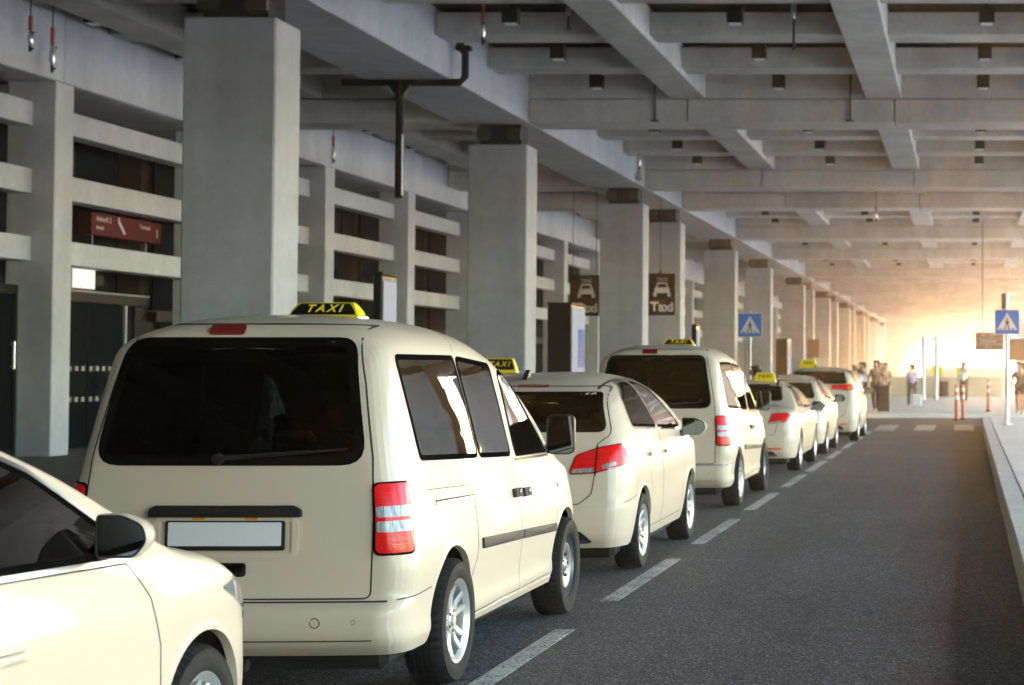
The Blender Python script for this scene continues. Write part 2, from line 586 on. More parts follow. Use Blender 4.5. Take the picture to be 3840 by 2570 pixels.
for a, b in zip(COLY[:-1], COLY[1:]):
    for z0, z1 in ((6.05, 6.49), (4.83, 5.28), (3.62, 4.06)):
        tpart('louvre_bar', 'concrete_light', -17.2, -16.80, a + 0.333, b - 0.333, z0, z1, ch=0.012)
    tpart('top_girder', 'concrete_light', -18.9, -16.42, a + 0.004, b - 0.004, 6.87, 8.6, ch=0.02)
    # glazing, two panes a storey, behind the bars
    for z0, z1 in ((5.32, 6.85), (4.1, 5.26), (2.95, 4.04)):
        for q in range(2):
            y0 = a + 0.33 + (b - a - 0.66) * q / 2
            y1 = a + 0.33 + (b - a - 0.66) * (q + 1) / 2
            tpart('window_pane', 'glass_dark', -18.05, -18.0, y0 + 0.04, y1 - 0.04, z0 + 0.03, z1)
    tpart('mullion', 'frame_dark', -18.1, -17.92, (a + b) / 2 - 0.038, (a + b) / 2 + 0.038, 0.12, 6.86)
    tpart('transom', 'frame_dark', -18.1, -17.9, a + 0.334, b - 0.334, 2.72, 2.94)
    tpart('transom', 'frame_dark', -18.09, -17.93, a + 0.334, b - 0.334, 5.262, 5.345)
    tpart('transom', 'frame_dark', -18.09, -17.93, a + 0.334, b - 0.334, 4.042, 4.125)
    tpart('door_pane', 'glass_green', -18.04, -18.0, a + 0.7, (a + b) / 2 - 0.05, 0.13, 2.7)
    tpart('door_pane', 'glass_green', -18.04, -18.0, (a + b) / 2 + 0.05, b - 0.7, 0.13, 2.7)
    tpart('brown_panel', 'brown_panel', -18.06, -17.98, b - 1.35, b - 0.335, 3.0, 6.84)
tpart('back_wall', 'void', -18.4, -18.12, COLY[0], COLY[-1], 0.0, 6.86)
tpart('entrance_door', 'frame_dark', -17.72, -17.60, 35.3, 35.42, 0.12, 3.2)
# ================================================================ TAXIS
M['ivory'] = mat('ivory_car_paint', (0.59, 0.482, 0.375), 0.55, coat=0.6, spec=0.08, inner=(0.02, 0.02, 0.02), noise=(0.8, 0.012))
M['ivory_bright'] = M['ivory']
M['trim'] = mat('black_plastic', (0.012, 0.012, 0.013), 0.45, spec=0.3)
M['trim_grey'] = mat('grey_plastic', (0.03, 0.032, 0.038), 0.6, spec=0.15, bump=(300, 0.0006))
M['seal'] = mat('rubber_seal', (0.003, 0.003, 0.003), 0.5, spec=0.0)
M['gap'] = mat('panel_gap', (0.02, 0.018, 0.015), 0.9)
M['tyre'] = mat('tyre_rubber', (0.014, 0.014, 0.015), 0.8, spec=0.2, noise=(9, 0.25), bump=(140, 0.0012))
M['alloy'] = mat('alloy_rim', (0.50, 0.49, 0.48), 0.35, 0.6, noise=(6, 0.08))
M['steel_rim'] = mat('steel_rim', (0.16, 0.175, 0.20), 0.42, 0.6)
M['brake'] = mat('brake_disc', (0.10, 0.095, 0.09), 0.5, 0.6)
M['well'] = mat('wheel_well', (0.008, 0.008, 0.008), 0.95)
M['seat'] = mat('seat_cloth', (0.012, 0.012, 0.014), 0.85)
M['glass_tint'] = glass('tinted_glass', (0.045, 0.055, 0.052), ior=1.2)
M['glass_side'] = glass('privacy_glass', (0.022, 0.027, 0.028), ior=1.19)
M['glass_clear'] = glass('green_window_glass', (0.42, 0.52, 0.48))
M['glass_deep'] = glass('deep_tinted_glass', (0.03, 0.045, 0.045), ior=1.1)
M['mirror'] = mat('mirror_glass', (0.20, 0.235, 0.25), 0.02, 1.0)
M['plate'] = mat('number_plate', (0.70, 0.70, 0.72), 0.35)
M['sign_yellow'] = mat('sign_yellow', (0.80, 0.60, 0.01), 0.3, coat=0.5)
M['sign_black'] = mat('sign_black', (0.004, 0.004, 0.004), 0.5, spec=0.1)
M['letter_yellow'] = mat('letter_yellow', (0.85, 0.62, 0.03), 0.45)
M['lens_red'] = mat('red_lens', (0.74, 0.006, 0.007), 0.2, spec=0.2, coat=0.12, noise=(60, 0.18, 2, (0.2, 0.2, 3)))
M['lens_deep'] = mat('deep_red_lens', (0.20, 0.004, 0.006), 0.12, coat=0.8)
M['lens_clear'] = mat('clear_lens', (0.27, 0.27, 0.28), 0.3, 0.1, coat=0.2, noise=(26, 0.6, 2, (4, 4, 0.3)))
M['lens_amber'] = mat('amber_reflector', (0.75, 0.22, 0.01), 0.2, coat=0.6)
M['head_lens'] = mat('headlamp_lens', (0.50, 0.52, 0.55), 0.08, 0.6, coat=1.0, noise=(18, 0.5, 2))

def pchip(pts):
    x = np.array([p[0] for p in pts], float)
    y = np.array([p[1] for p in pts], float)
    h = np.diff(x)
    d = np.diff(y) / h
    m = np.zeros(len(x))
    for i in range(1, len(x) - 1):
        if d[i - 1] * d[i] > 0:
            w1, w2 = 2 * h[i] + h[i - 1], h[i] + 2 * h[i - 1]
            m[i] = (w1 + w2) / (w1 / d[i - 1] + w2 / d[i])
    m[0], m[-1] = d[0], d[-1]
    def f(q):
        q = np.clip(np.asarray(q, float), x[0], x[-1])
        i = np.clip(np.searchsorted(x, q, side='right') - 1, 0, len(x) - 2)
        t = (q - x[i]) / h[i]
        return ((1 + 2 * t) * (1 - t) ** 2 * y[i] + t * (1 - t) ** 2 * h[i] * m[i] + t * t * (3 - 2 * t) * y[i + 1] + t * t * (t - 1) * h[i] * m[i + 1])
    return f

def rounded(poly, r, n=5):
    """poly of (a, b[, radius]); returns the outline with rounded corners"""
    out = []
    k = len(poly)
    for i in range(k):
        p = Vector(poly[i][:2])
        rr = poly[i][2] if len(poly[i]) > 2 else r
        a, b = Vector(poly[i - 1][:2]) - p, Vector(poly[(i + 1) % k][:2]) - p
        la, lb = a.length, b.length
        a.normalize(); b.normalize()
        ang = a.angle(b)
        if rr <= 0 or ang > 3.1:
            out.append(tuple(p)); continue
        d = min(rr / math.tan(ang / 2), la * 0.48, lb * 0.48)
        q0, q1 = p + a * d, p + b * d
        for j in range(n + 1):
            t = j / n
            q = q0 * (1 - t) ** 2 + p * 2 * t * (1 - t) + q1 * t * t
            out.append(tuple(q))
    return out

def resample(poly, step):
    out = []
    k = len(poly)
    for i in range(k):
        a, b = Vector(poly[i]), Vector(poly[(i + 1) % k])
        n = max(1, int(round((b - a).length / step)))
        for j in range(n):
            out.append(tuple(a.lerp(b, j / n)))
    return out

def area2(poly):
    return sum(poly[i - 1][0] * poly[i][1] - poly[i][0] * poly[i - 1][1] for i in range(len(poly)))

def inset(poly, d):
    s = 1 if area2(poly) > 0 else -1
    k = len(poly)
    out = []
    for i in range(k):
        p0, p1, p2 = Vector(poly[i - 1]), Vector(poly[i]), Vector(poly[(i + 1) % k])
        e = (p2 - p0)
        if e.length < 1e-9: e = p1 - p0
        e.normalize()
        nrm = Vector((-e.y, e.x)) * s
        out.append(tuple(p1 + nrm * d))
    return out

def inside(poly, A, B):
    """vectorised point-in-polygon"""
    res = np.zeros(A.shape, bool)
    k = len(poly)
    for i in range(k):
        x0, y0 = poly[i - 1]
        x1, y1 = poly[i]
        c = ((y0 > B) != (y1 > B))
        if y0 != y1:
            res ^= c & (A < (x1 - x0) * (B - y0) / (y1 - y0) + x0)
    return res

class Car:
    def __init__(s, name, label, group, S):
        s.S = S
        s.root = thing(name, label, 'taxi', (0, 0, 0), group)
        s.make_grid()

    # ---- outer surface as one closed loft
    def make_grid(s):
        S = s.S
        W, T, RH = pchip(S['W']), pchip(S['top']), pchip(S['rh'])
        RE, FR = pchip(S['rear']), pchip(S['front'])
        L = S['L']
        c = S.get('cell', 0.028)
        zs = S['zs']
        rc, rcx, fc, fcx = S['rc'], S['rcx'], S['fc'], S['fcx']
        n1 = max(8, int(2.6 / c / 2))
        nu = int(L / c)
        ys = np.unique(np.concatenate([np.linspace(0, L, nu), rc * (1 - np.cos(np.linspace(0, math.pi / 2, 8))), L - fc * (1 - np.cos(np.linspace(0, math.pi / 2, 12)))]))
        ncap = max(6, int(S['W'][0][1] / c))
        st = [(0.0, k) for k in np.linspace(0, 1, ncap)[:-1]] + [(y, 1.0) for y in ys] + [(L, k) for k in np.linspace(1, 0, ncap)[1:]]
        ns = max(12, int((S['zmax'] - zs) / c))
        nc = max(8, int(0.75 / c))
        rows = []
        for y, k in st:
            zt, r = float(T(y)), float(RH(y))
            zside = np.linspace(zs, zt - r, ns)
            a = np.linspace(0, math.pi / 2, nc + 1)[1:]
            n = S.get('n', 2.5)
            ca, sa = np.maximum(np.cos(a), 0) ** (2 / n), np.sin(a) ** (2 / n)
            z = np.concatenate([zside, zt - r + r * sa])
            fx = np.concatenate([np.ones(ns), ca])
            plan = np.zeros_like(z)
            e = y
            if e < rc: plan = plan + rcx * (1 - math.sqrt(max(0, 1 - (1 - e / rc) ** 2)))
            e = L - y
            if e < fc: plan = plan + fcx * (1 - math.sqrt(max(0, 1 - (1 - e / fc) ** 2)))
            w = np.maximum(W(z) - plan, 0.02)
            x = w * fx * k
            fall = max(0.0, 1 - y / 1.1) ** 1.5
            fallf = max(0.0, 1 - (L - y) / 0.7) ** 1.5
            yy = y + RE(z) * fall - FR(z) * fallf
            if k < 1:
                yy = yy + (-S.get('bulge_r', 0.03) if y == 0 else S.get('bulge_f', 0.08)) * (1 - k * k)
            half = np.stack([x, yy, z], 1)
            left = half * np.array([-1, 1, 1])
            rows.append(np.concatenate([left, half[::-1][1:]]))
        P = np.array(rows)
        s.P = P
        nu_, nv = P.shape[:2]
        idx = np.arange(nu_ * nv).reshape(nu_, nv)
        F = np.stack([idx[:-1, :-1], idx[:-1, 1:], idx[1:, 1:], idx[1:, :-1]], -1).reshape(-1, 4)
        V = P.reshape(-1, 3)
        s.V, s.F = V, F
        s.bvh = BVHTree.FromPolygons(V.tolist(), F.tolist())
        # orientation check and smooth vertex normals
        fn = np.cross(V[F[:, 2]] - V[F[:, 0]], V[F[:, 3]] - V[F[:, 1]])
        cen = V[F].mean(1)
        if (fn * (cen - np.array([0, L / 2, 0.8]))).sum(1).mean() < 0:
            s.F = F = F[:, ::-1]
            fn = -fn
        vn = np.zeros_like(V)
        for j in range(4):
            np.add.at(vn, F[:, j], fn)
        # rows meeting on the centre line of the end caps share a normal
        for row in (0, nu_ - 1):
            ids = idx[row]
            m = vn[ids] + vn[ids[::-1]]
            vn[ids] = m
        s.VN = vn / np.maximum(np.linalg.norm(vn, axis=1, keepdims=True), 1e-12)
        s.FN = fn / np.maximum(np.linalg.norm(fn, axis=1, keepdims=True), 1e-12)
        s.CEN = cen
        s.alive = np.ones(len(F), bool)
        s.region = np.zeros(len(F), int)
        s.names = ['body']
        s.regmat = ['ivory']

    # ---- projection of drawn outlines on the surface
    def view(s, v):
        """ray origin/direction for a drawing plane: R, L side (a=y), B back, F front (a=x), T top (a=x, b=y), D rear corner diagonal"""
        if v == 'R': return lambda a, b: (Vector((5, a, b)), Vector((-1, 0, 0)))
        if v == 'L': return lambda a, b: (Vector((-5, a, b)), Vector((1, 0, 0)))
        if v == 'B': return lambda a, b: (Vector((a, -5, b)), Vector((0, 1, 0)))
        if v == 'F': return lambda a, b: (Vector((a, 12, b)), Vector((0, -1, 0)))
        if v == 'T': return lambda a, b: (Vector((a, b, 6)), Vector((0, 0, -1)))
        d = {'DR': Vector((-0.7071, 0.7071, 0)), 'DL': Vector((0.7071, 0.7071, 0)),
             'FR': Vector((-0.7071, -0.7071, 0)), 'FL': Vector((0.7071, -0.7071, 0))}[v]
        ax = {'DR': Vector((0.7071, 0.7071, 0)), 'DL': Vector((-0.7071, 0.7071, 0)),
              'FR': Vector((0.7071, -0.7071, 0)), 'FL': Vector((-0.7071, -0.7071, 0))}[v]
        return lambda a, b: (ax * a + Vector((0, 0, b)) - d * 12, d)
    def hit(s, v, a, b, off=0.0):
        o, d = s.view(v)(a, b)
        p, n, i, t = s.bvh.ray_cast(o, d)
        if p is None:
            p, n, i, t = s.bvh.find_nearest(o + d * (o.length * 0.7))
        if n.dot(d) > 0: n = -n
        return p + n * off
    def patch(s, name, poly, v, m, off=0.004, parent=None, dome=0.0, skirt=0.012, step=0.04, rings=(0.9, 0.7, 0.45, 0.2), ret=False):
        pts = resample(poly, step)
        cx = sum(p[0] for p in pts) / len(pts)
        cy_ = sum(p[1] for p in pts) / len(pts)
        n = len(pts)
        V, F = [], []
        if skirt:
            V += [s.hit(v, a, b, off - skirt) for a, b in pts]
        V += [s.hit(v, a, b, off) for a, b in pts]
        sc = [1.0] + list(rings)
        for q in rings:
            o = off + dome * (1 - q * q)
            V += [s.hit(v, cx + (a - cx) * q, cy_ + (b - cy_) * q, o) for a, b in pts]
        V.append(s.hit(v, cx, cy_, off + dome))
        R_ = (len(V) - 1) // n
        for j in range(R_ - 1):
            for k in range(n):
                F.append((j * n + k, j * n + (k + 1) % n, (j + 1) * n + (k + 1) % n, (j + 1) * n + k))
        for k in range(n):
            F.append(((R_ - 1) * n + k, (R_ - 1) * n + (k + 1) % n, len(V) - 1))
        b = MB().add(V, F, 0, True)
        return b.build(name, M[m], parent or s.root, sharp=50)
    def ring(s, name, outer, inner, v, m, off=0.004, parent=None, skirt=0.012, inner_depth=0.0):
        n = len(outer)
        V = [s.hit(v, a, b, off - skirt) for a, b in outer] + [s.hit(v, a, b, off) for a, b in outer] + [s.hit(v, a, b, off) for a, b in inner]
        R_ = 3
        if inner_depth:
            V += [s.hit(v, a, b, off) + s.view(v)(0, 0)[1] * inner_depth for a, b in inner]
            R_ = 4
        F = []
        for j in range(R_ - 1):
            for k in range(n):
                F.append((j * n + k, j * n + (k + 1) % n, (j + 1) * n + (k + 1) % n, (j + 1) * n + k))
        return MB().add(V, F, 0, True).build(name, M[m], parent or s.root, sharp=40)
    def strip(s, pts, v, w=0.006, off=0.0012, step=0.03, closed=False):
        """thin ribbon along a polyline lying on the surface"""
        if closed: pts = list(pts) + [pts[0]]
        q = []
        for a, b in zip(pts[:-1], pts[1:]):
            a, b = Vector(a), Vector(b)
            n = max(1, int((b - a).length / step))
            q += [a.lerp(b, j / n) for j in range(n)]
        q.append(Vector(pts[-1]))
        V, F = [], []
        for i, p in enumerate(q):
            t = (q[min(i + 1, len(q) - 1)] - q[max(i - 1, 0)])
            if t.length < 1e-9: t = Vector((1, 0))
            t.normalize()
            nn = Vector((-t.y, t.x)) * w / 2
            V += [s.hit(v, p.x + nn.x, p.y + nn.y, off), s.hit(v, p.x - nn.x, p.y - nn.y, off)]
        for i in range(len(q) - 1):
            F.append((2 * i, 2 * i + 1, 2 * i + 3, 2 * i + 2))
        return V, F
    def seams(s, lines, name='panel_gap', m='gap', w=0.006, off=0.0012):
        b = MB()
        for l in lines:
            v, pts = l[0], l[1]
            b.add(*s.strip(pts, v, l[2] if len(l) > 2 else w, off), 0, True)
        o = b.build(name, M[m], s.root, fix=False)
        o['kind'] = 'stuff'
        return o

    # ---- openings and named regions of the shell
    def sel(s, poly, v):
        C, N = s.CEN, s.FN
        if v == 'R': return inside(poly, C[:, 1], C[:, 2]) & (C[:, 0] > 0.2) & (N[:, 0] > 0.25)
        if v == 'L': return inside(poly, C[:, 1], C[:, 2]) & (C[:, 0] < -0.2) & (N[:, 0] < -0.25)
        if v == 'B': return inside(poly, C[:, 0], C[:, 2]) & (N[:, 1] < -0.3) & (C[:, 1] < s.S['L'] * 0.45)
        if v == 'F': return inside(poly, C[:, 0], C[:, 2]) & (N[:, 1] > 0.15) & (C[:, 1] > s.S['L'] * 0.45)
        if v == 'T': return inside(poly, C[:, 0], C[:, 1]) & (N[:, 2] > 0.5)
    def cut(s, poly, v):
        s.alive &= ~s.sel(poly, v)
    def part(s, name, poly, v):
        k = len(s.names)
        s.names.append(name); s.regmat.append('ivory')
        m = s.sel(poly, v) & (s.region == 0)
        s.region[m] = k
    def arch(s, y, z, r):
        V = s.V
        dy, dz = V[:, 1] - y, V[:, 2] - z
        rad = np.hypot(dy, dz)
        m = (np.abs(rad - r) < s.S.get('cell', 0.028) * 0.72) & (np.abs(V[:, 0]) > 0.4)
        f = r / np.maximum(rad[m], 1e-6)
        V[m, 1] = y + dy[m] * f
        V[m, 2] = np.maximum(z + dz[m] * f, s.S['zs'])
        s.CEN = V[s.F].mean(1)
        C = s.CEN
        s.alive &= ~((np.hypot(C[:, 1] - y, C[:, 2] - z) < r) & (np.abs(C[:, 0]) > 0.4) & (np.abs(s.FN[:, 2]) < 0.9))
        for sd, v in ((1, 'R'), (-1, 'L')):
            zs = s.S['zs'] + 0.012
            lim = math.asin(max(-1, min(1, (zs - z) / r)))
            ang = [lim + (math.pi - 2 * lim) * k / 40 for k in range(41)]
            lip = MB()
            V_, F_ = [], []
            for rr, o in ((r + 0.026, 0.0004), (r + 0.010, 0.004), (r - 0.003, 0.0035), (r - 0.004, -0.03)):
                for a in ang:
                    V_.append(s.hit(v, y + math.cos(a) * max(rr, r - 0.004), max(z + math.sin(a) * rr, s.S['zs'] + 0.004), o))
            n = len(ang)
            for j in range(3):
                for k in range(n - 1):
                    F_.append((j * n + k, j * n + k + 1, (j + 1) * n + k + 1, (j + 1) * n + k))
            lip.add(V_, F_, 0, True).build('wheel_arch', M['ivory'], s.root, sharp=60)
            w = MB()
            V_, F_ = [], []
            x1 = float(pchip(s.S['W'])(z + r * 0.7)) - 0.05
            for x in (x1, 0.40):
                for a in ang:
                    V_.append((sd * x, y + math.cos(a) * (r + 0.025), z + math.sin(a) * (r + 0.025)))
            for k in range(n - 1):
                F_.append((k, k + 1, n + k + 1, n + k))
            F_.append(tuple(range(n, 2 * n)))
            w.add(V_, F_, 0, True).build('wheel_housing', M['well'], s.root)
    def finish(s):
        for k, nm in enumerate(s.names):
            fm = s.alive & (s.region == k)
            if not fm.any(): continue
            F = s.F[fm]
            ids, inv = np.unique(F, return_inverse=True)
            me = bpy.data.meshes.new(nm)
            me.from_pydata(s.V[ids].tolist(), [], inv.reshape(-1, 4).tolist())
            me.polygons.foreach_set('use_smooth', [True] * len(F))
            me.materials.append(M[s.regmat[k]])
            me.update()
            me.normals_split_custom_set_from_vertices(s.VN[ids].tolist())
            link(me, nm, s.root)
        S = s.S
        L = S['L']
        b = MB()
        b.box(-0.74, 0.74, 0.25, L - 0.25, S['zs'] - 0.10, S['zs'] + 0.05, 0, 0.04)
        b.build('underbody', M['well'], s.root)

    def window(s, name, poly, v, gl, frit=0.035, seal_m='seal', off=0.003, r=0.05):
        """pane with a black printed border; the shell is cut away behind the clear part"""
        out = resample(rounded(poly, r), 0.05)
        inn = inset(out, frit)
        mid = inset(out, frit * 0.55)
        s.cut(mid, v)
        pane = s.patch(name, inn, v, gl, off, skirt=0, step=9, rings=(0.85, 0.6, 0.3))
        s.ring('window_border', out, inn, v, seal_m, off, pane, skirt=0.008)
        return pane

    def interior(s, rows, x=0.37, dash=None, floor=0.42, belt=0.95, wheel=None):
        b = MB()
        b.box(-0.70, 0.70, 0.35, s.S['L'] - 0.9, s.S['zs'] + 0.06, floor, 0)
        b.build('cabin_floor', M['seat'], s.root)
        for y, hz in rows:
            for sx in (-x, x):
                q = MB()
                q.box(sx - 0.25, sx + 0.25, y - 0.05, y + 0.45, floor + 0.05, floor + 0.22, 0, 0.05)
                V = []
                q.prism([(y - 0.02, floor + 0.18), (y + 0.12, floor + 0.18), (y - 0.06, hz), (y - 0.17, hz)], lambda a, c, t: (t, a, c), sx - 0.24, sx + 0.24)
                q.tube([(sx - 0.06, y - 0.11, hz), (sx - 0.06, y - 0.12, hz + 0.08)], 0.008, 6)
                q.tube([(sx + 0.06, y - 0.11, hz), (sx + 0.06, y - 0.12, hz + 0.08)], 0.008, 6)
                q.box(sx - 0.13, sx + 0.13, y - 0.17, y - 0.08, hz + 0.06, hz + 0.22, 0, 0.035)
                q.build('seat', M['seat'], s.root)
        if dash:
            q = MB()
            q.prism([(dash[0] - 0.25, dash[1] - 0.35), (dash[0] - 0.22, dash[1] - 0.02), (dash[0] + 0.1, dash[1]), (dash[0] + 0.75, dash[1] - 0.05), (dash[0] + 0.75, dash[1] - 0.35)], lambda a, c, t: (t, a, c), -0.68, 0.68)
            q.build('dashboard', M['seat'], s.root)
            q = MB()
            yy, zz = dash[0] - 0.36, dash[1] - 0.02
            pts = [(-x + 0.18 * math.cos(t), yy + 0.07 * math.sin(t), zz + 0.17 * math.sin(t)) for t in np.linspace(0, 2 * math.pi, 22)]
            q.tube(pts, 0.014, 6, caps=False)
            q.tube([(-x - 0.17, yy, zz), (-x + 0.17, yy, zz)], 0.012, 6)
            q.tube([(-x, yy, zz), (-x, yy + 0.3, zz - 0.12)], 0.03, 6)
            q.build('steering_wheel', M['seat'], s.root)

# ---------------------------------------------------------------- wheels
WHEELS = {}
def wheel_meshes(rad, w, kind):
    key = (rad, w, kind)
    if key in WHEELS: return WHEELS[key]
    rr = rad * 0.665
    h = w / 2
    prof = [(rr - 0.012, -h + 0.02), (rr, -h + 0.008), (rr + 0.02, -h), (rad * 0.86, -h - 0.002), (rad * 0.965, -h + 0.012), (rad * 0.99, -h + 0.028), (rad, -h + 0.05),
            (rad, -0.045), (rad - 0.007, -0.043), (rad - 0.007, -0.035), (rad, -0.033), (rad, -0.004), (rad - 0.007, -0.003), (rad - 0.007, 0.004), (rad, 0.005), (rad, 0.033), (rad - 0.007, 0.035), (rad - 0.007, 0.043), (rad, 0.045),
            (rad, h - 0.05), (rad * 0.99, h - 0.028), (rad * 0.965, h - 0.012), (rad * 0.93, h + 0.001), (rad * 0.90, h - 0.001), (rad * 0.87, h + 0.002), (rad * 0.80, h + 0.003), (rr + 0.02, h), (rr, h - 0.008), (rr - 0.012, h - 0.02)]
    def mod(j, k, r):
        if (3 <= j <= 6 or 19 <= j <= 22) and r > rad * 0.95 and k % 3 == 0:
            return r - 0.008
        if 7 <= j <= 18 and k % 3 == 0 and r > rad - 0.003: return r - 0.003
        return r
    tyre = MB().lathe(prof, 132, 0, 'X', mod=mod).mesh('tyre', M['tyre'], sharp=30)
    b = MB()
    if kind == 'alloy':
        b.lathe([(rr - 0.035, -h + 0.02), (rr - 0.04, 0.0), (rr - 0.03, h - 0.03), (rr - 0.006, h - 0.010), (rr + 0.004, h - 0.004), (rr + 0.004, h - 0.012), (rr - 0.01, h - 0.02)], 48, 0)
        b.lathe([(0.001, h - 0.022), (0.03, h - 0.024), (0.034, h - 0.034), (0.07, h - 0.038), (0.078, h - 0.06)], 30, 0)
        for k in range(5):
            t = 2 * math.pi * k / 5 + 0.3
            for sgn in (-1, 1):
                # twin spokes that part towards the rim
                def P(u, side, lift):
                    rad_ = 0.055 + (rr - 0.030 - 0.055) * u
                    mid = sgn * (0.13 + 0.10 * u)
                    ang = t + mid / (0.6 + 0.4 * u) + side * (0.20 * (1 - u) + 0.085) * (1.0 if u > 0 else 1.0)
                    return (h - 0.040 + 0.022 * u - 0.01 * math.sin(u * math.pi) - lift, rad_ * math.cos(ang), rad_ * math.sin(ang))
                V, F = [], []
                us = [0, 0.25, 0.5, 0.75, 1.0]
                for u in us:
                    V += [P(u, -1, 0.05), P(u, -1, 0.008), P(u, -0.6, 0), P(u, 0.6, 0), P(u, 1, 0.008), P(u, 1, 0.05)]
                for i in range(len(us) - 1):
                    for j in range(5):
                        F.append((i * 6 + j, i * 6 + j + 1, (i + 1) * 6 + j + 1, (i + 1) * 6 + j))
                b.add(V, F, 0, True)
        for k in range(5):
            t = 2 * math.pi * k / 5 + 0.3 + math.pi / 5
            b.lathe([(0.010, h - 0.045), (0.010, h - 0.034), (0.0005, h - 0.032)], 8, 1, c=(0, 0.055 * math.cos(t), 0.055 * math.sin(t)))
        b.lathe([(0.150, h - 0.085), (0.06, h - 0.087)], 30, 2)
        b.lathe([(rr - 0.034, -h + 0.03), (0.02, -h + 0.03)], 30, 3)
        rim = b.mesh('rim', [M['alloy'], M['gap'], M['brake'], M['well']], fix=False, sharp=35)
    else:
        b.lathe([(rr - 0.02, -h + 0.02), (rr - 0.035, 0.0), (rr - 0.02, h - 0.035), (rr, h - 0.012), (rr + 0.004, h - 0.006), (rr + 0.002, h - 0.014), (rr - 0.014, h - 0.03), (rr - 0.03, h - 0.055)], 48, 0)
        b.lathe([(rr - 0.03, h - 0.055), (rr - 0.045, h - 0.05), (rr - 0.07, h - 0.028), (0.105, h - 0.03), (0.085, h - 0.045), (0.06, h - 0.047), (0.035, h - 0.030), (0.001, h - 0.028)], 48, 0)
        for k in range(10):
            t = 2 * math.pi * k / 10
            b.lathe([(0.013, h - 0.036), (0.0005, h - 0.0255)], 8, 1, c=(0, (rr - 0.062) * math.cos(t), (rr - 0.062) * math.sin(t)))
        for k in range(5):
            t = 2 * math.pi * k / 5
            b.lathe([(0.011, h - 0.045), (0.010, h - 0.030), (0.0005, h - 0.028)], 6, 1, c=(0, 0.075 * math.cos(t), 0.075 * math.sin(t)))
        rim = b.mesh('rim', [M['steel_rim'], M['gap']], fix=False, sharp=35)
    WHEELS[key] = (tyre, rim)
    return WHEELS[key]

def add_wheel(car, y, side, xo, rad=0.33, w=0.205, kind='alloy', spin=0.0, steer=0.0):
    """xo = outer face of the tyre from the car's centre line"""
    tyre, rim = wheel_meshes(rad, w, kind)
    e = empty('wheel', (side * (xo - w / 2), y, rad), car.root)
    e.rotation_euler = (spin, 0, (math.pi if side < 0 else 0) + steer)
    link(tyre, 'tyre', e)
    link(rim, 'rim', e)

def roof_sign(car, y, z, kind='black', w=0.43, hgt=0.10, dep=0.15, x=0.0):
    """box sign on the roof: arched ends, lettering on the side facing back"""
    n = 8
    prof = [(-dep / 2, 0.0), (-dep / 2 + 0.012, hgt * 0.35), (-dep * 0.28, hgt * 0.75), (-dep * 0.10, hgt * 0.97), (dep * 0.10, hgt * 0.97), (dep * 0.28, hgt * 0.75), (dep / 2 - 0.012, hgt * 0.35), (dep / 2, 0.0)]
    b = MB()
    V, F = [], []
    xs = [(-w / 2, 1.0), (-w / 2 + 0.035, 1.0), (w / 2 - 0.035, 1.0), (w / 2, 1.0)]
    for i, (xe, q) in enumerate(xs):
        for a, c in prof:
            # ends lean inwards towards the top
            lean = (0.045 * (c / hgt) ** 1.5) if i in (0, 1) else -(0.045 * (c / hgt) ** 1.5)
            V.append((xe + lean, a, c))
    m = len(prof)
    for i in range(3):
        for j in range(m - 1):
            F.append((i * m + j, i * m + j + 1, (i + 1) * m + j + 1, (i + 1) * m + j))
    F.append(tuple(range(m - 1, -1, -1)))
    F.append(tuple(range(3 * m, 4 * m)))
    b.add(V, F, 0, True)
    b.box(-w / 2 - 0.01, w / 2 + 0.01, -dep / 2 - 0.008, dep / 2 + 0.008, -0.02, 0.004, 0, 0.006)
    s = b.build('roof_sign', M['sign_yellow'], car.root, (x, y, z), sharp=30)
    # faces front and back: dark panel with letters, leaning with the housing
    ey = Vector((0, dep * 0.22 - 0.012 + 0.0, hgt * 0.40))
    p0 = Vector((0, -dep / 2 + 0.012, hgt * 0.35)); p1 = Vector((0, -dep * 0.28, hgt * 0.75))
    pl = MB()
    def quad(z0, z1, xw0, xw1, off):
        V = []
        for zz, xw in ((z0, xw0), (z1, xw1)):
            yy = float(np.interp(zz, [0, hgt * 0.35, hgt * 0.75, hgt * 0.97], [-dep / 2, -dep / 2 + 0.012, -dep * 0.28, -dep * 0.10])) - off
            V += [(-xw, yy, zz), (xw, yy, zz)]
        return V
    if kind == 'black':
        V, F = [], []
        for zz, xw in ((hgt * 0.10, w / 2 - 0.012), (hgt * 0.35, w / 2 - 0.02), (hgt * 0.75, w / 2 - 0.044), (hgt * 0.90, w / 2 - 0.058)):
            q = quad(zz, zz, xw, xw, 0.003)[:2]
            V += q
        for i in range(3):
            F.append((2 * i, 2 * i + 1, 2 * i + 3, 2 * i + 2))
        pl.add(V, F)
        pan = pl.build('sign_panel', M['sign_black'], s, fix=False)
        lm = 'letter_yellow'
    else:
        lm = 'sign_black'
    mid = (p0 + p1) / 2
    fr = frame((0, mid.y - 0.007, hgt * 0.52), (1, 0, 0), (p1 - p0))
    text('TAXI', min(hgt * 0.86, w * 0.215), M[lm], fr, s, 0.001, spacing=1.45, shear=0.25, bold=0.002)
    for o in s.children:
        if o.name.startswith('lettering'):
            pass
    return s

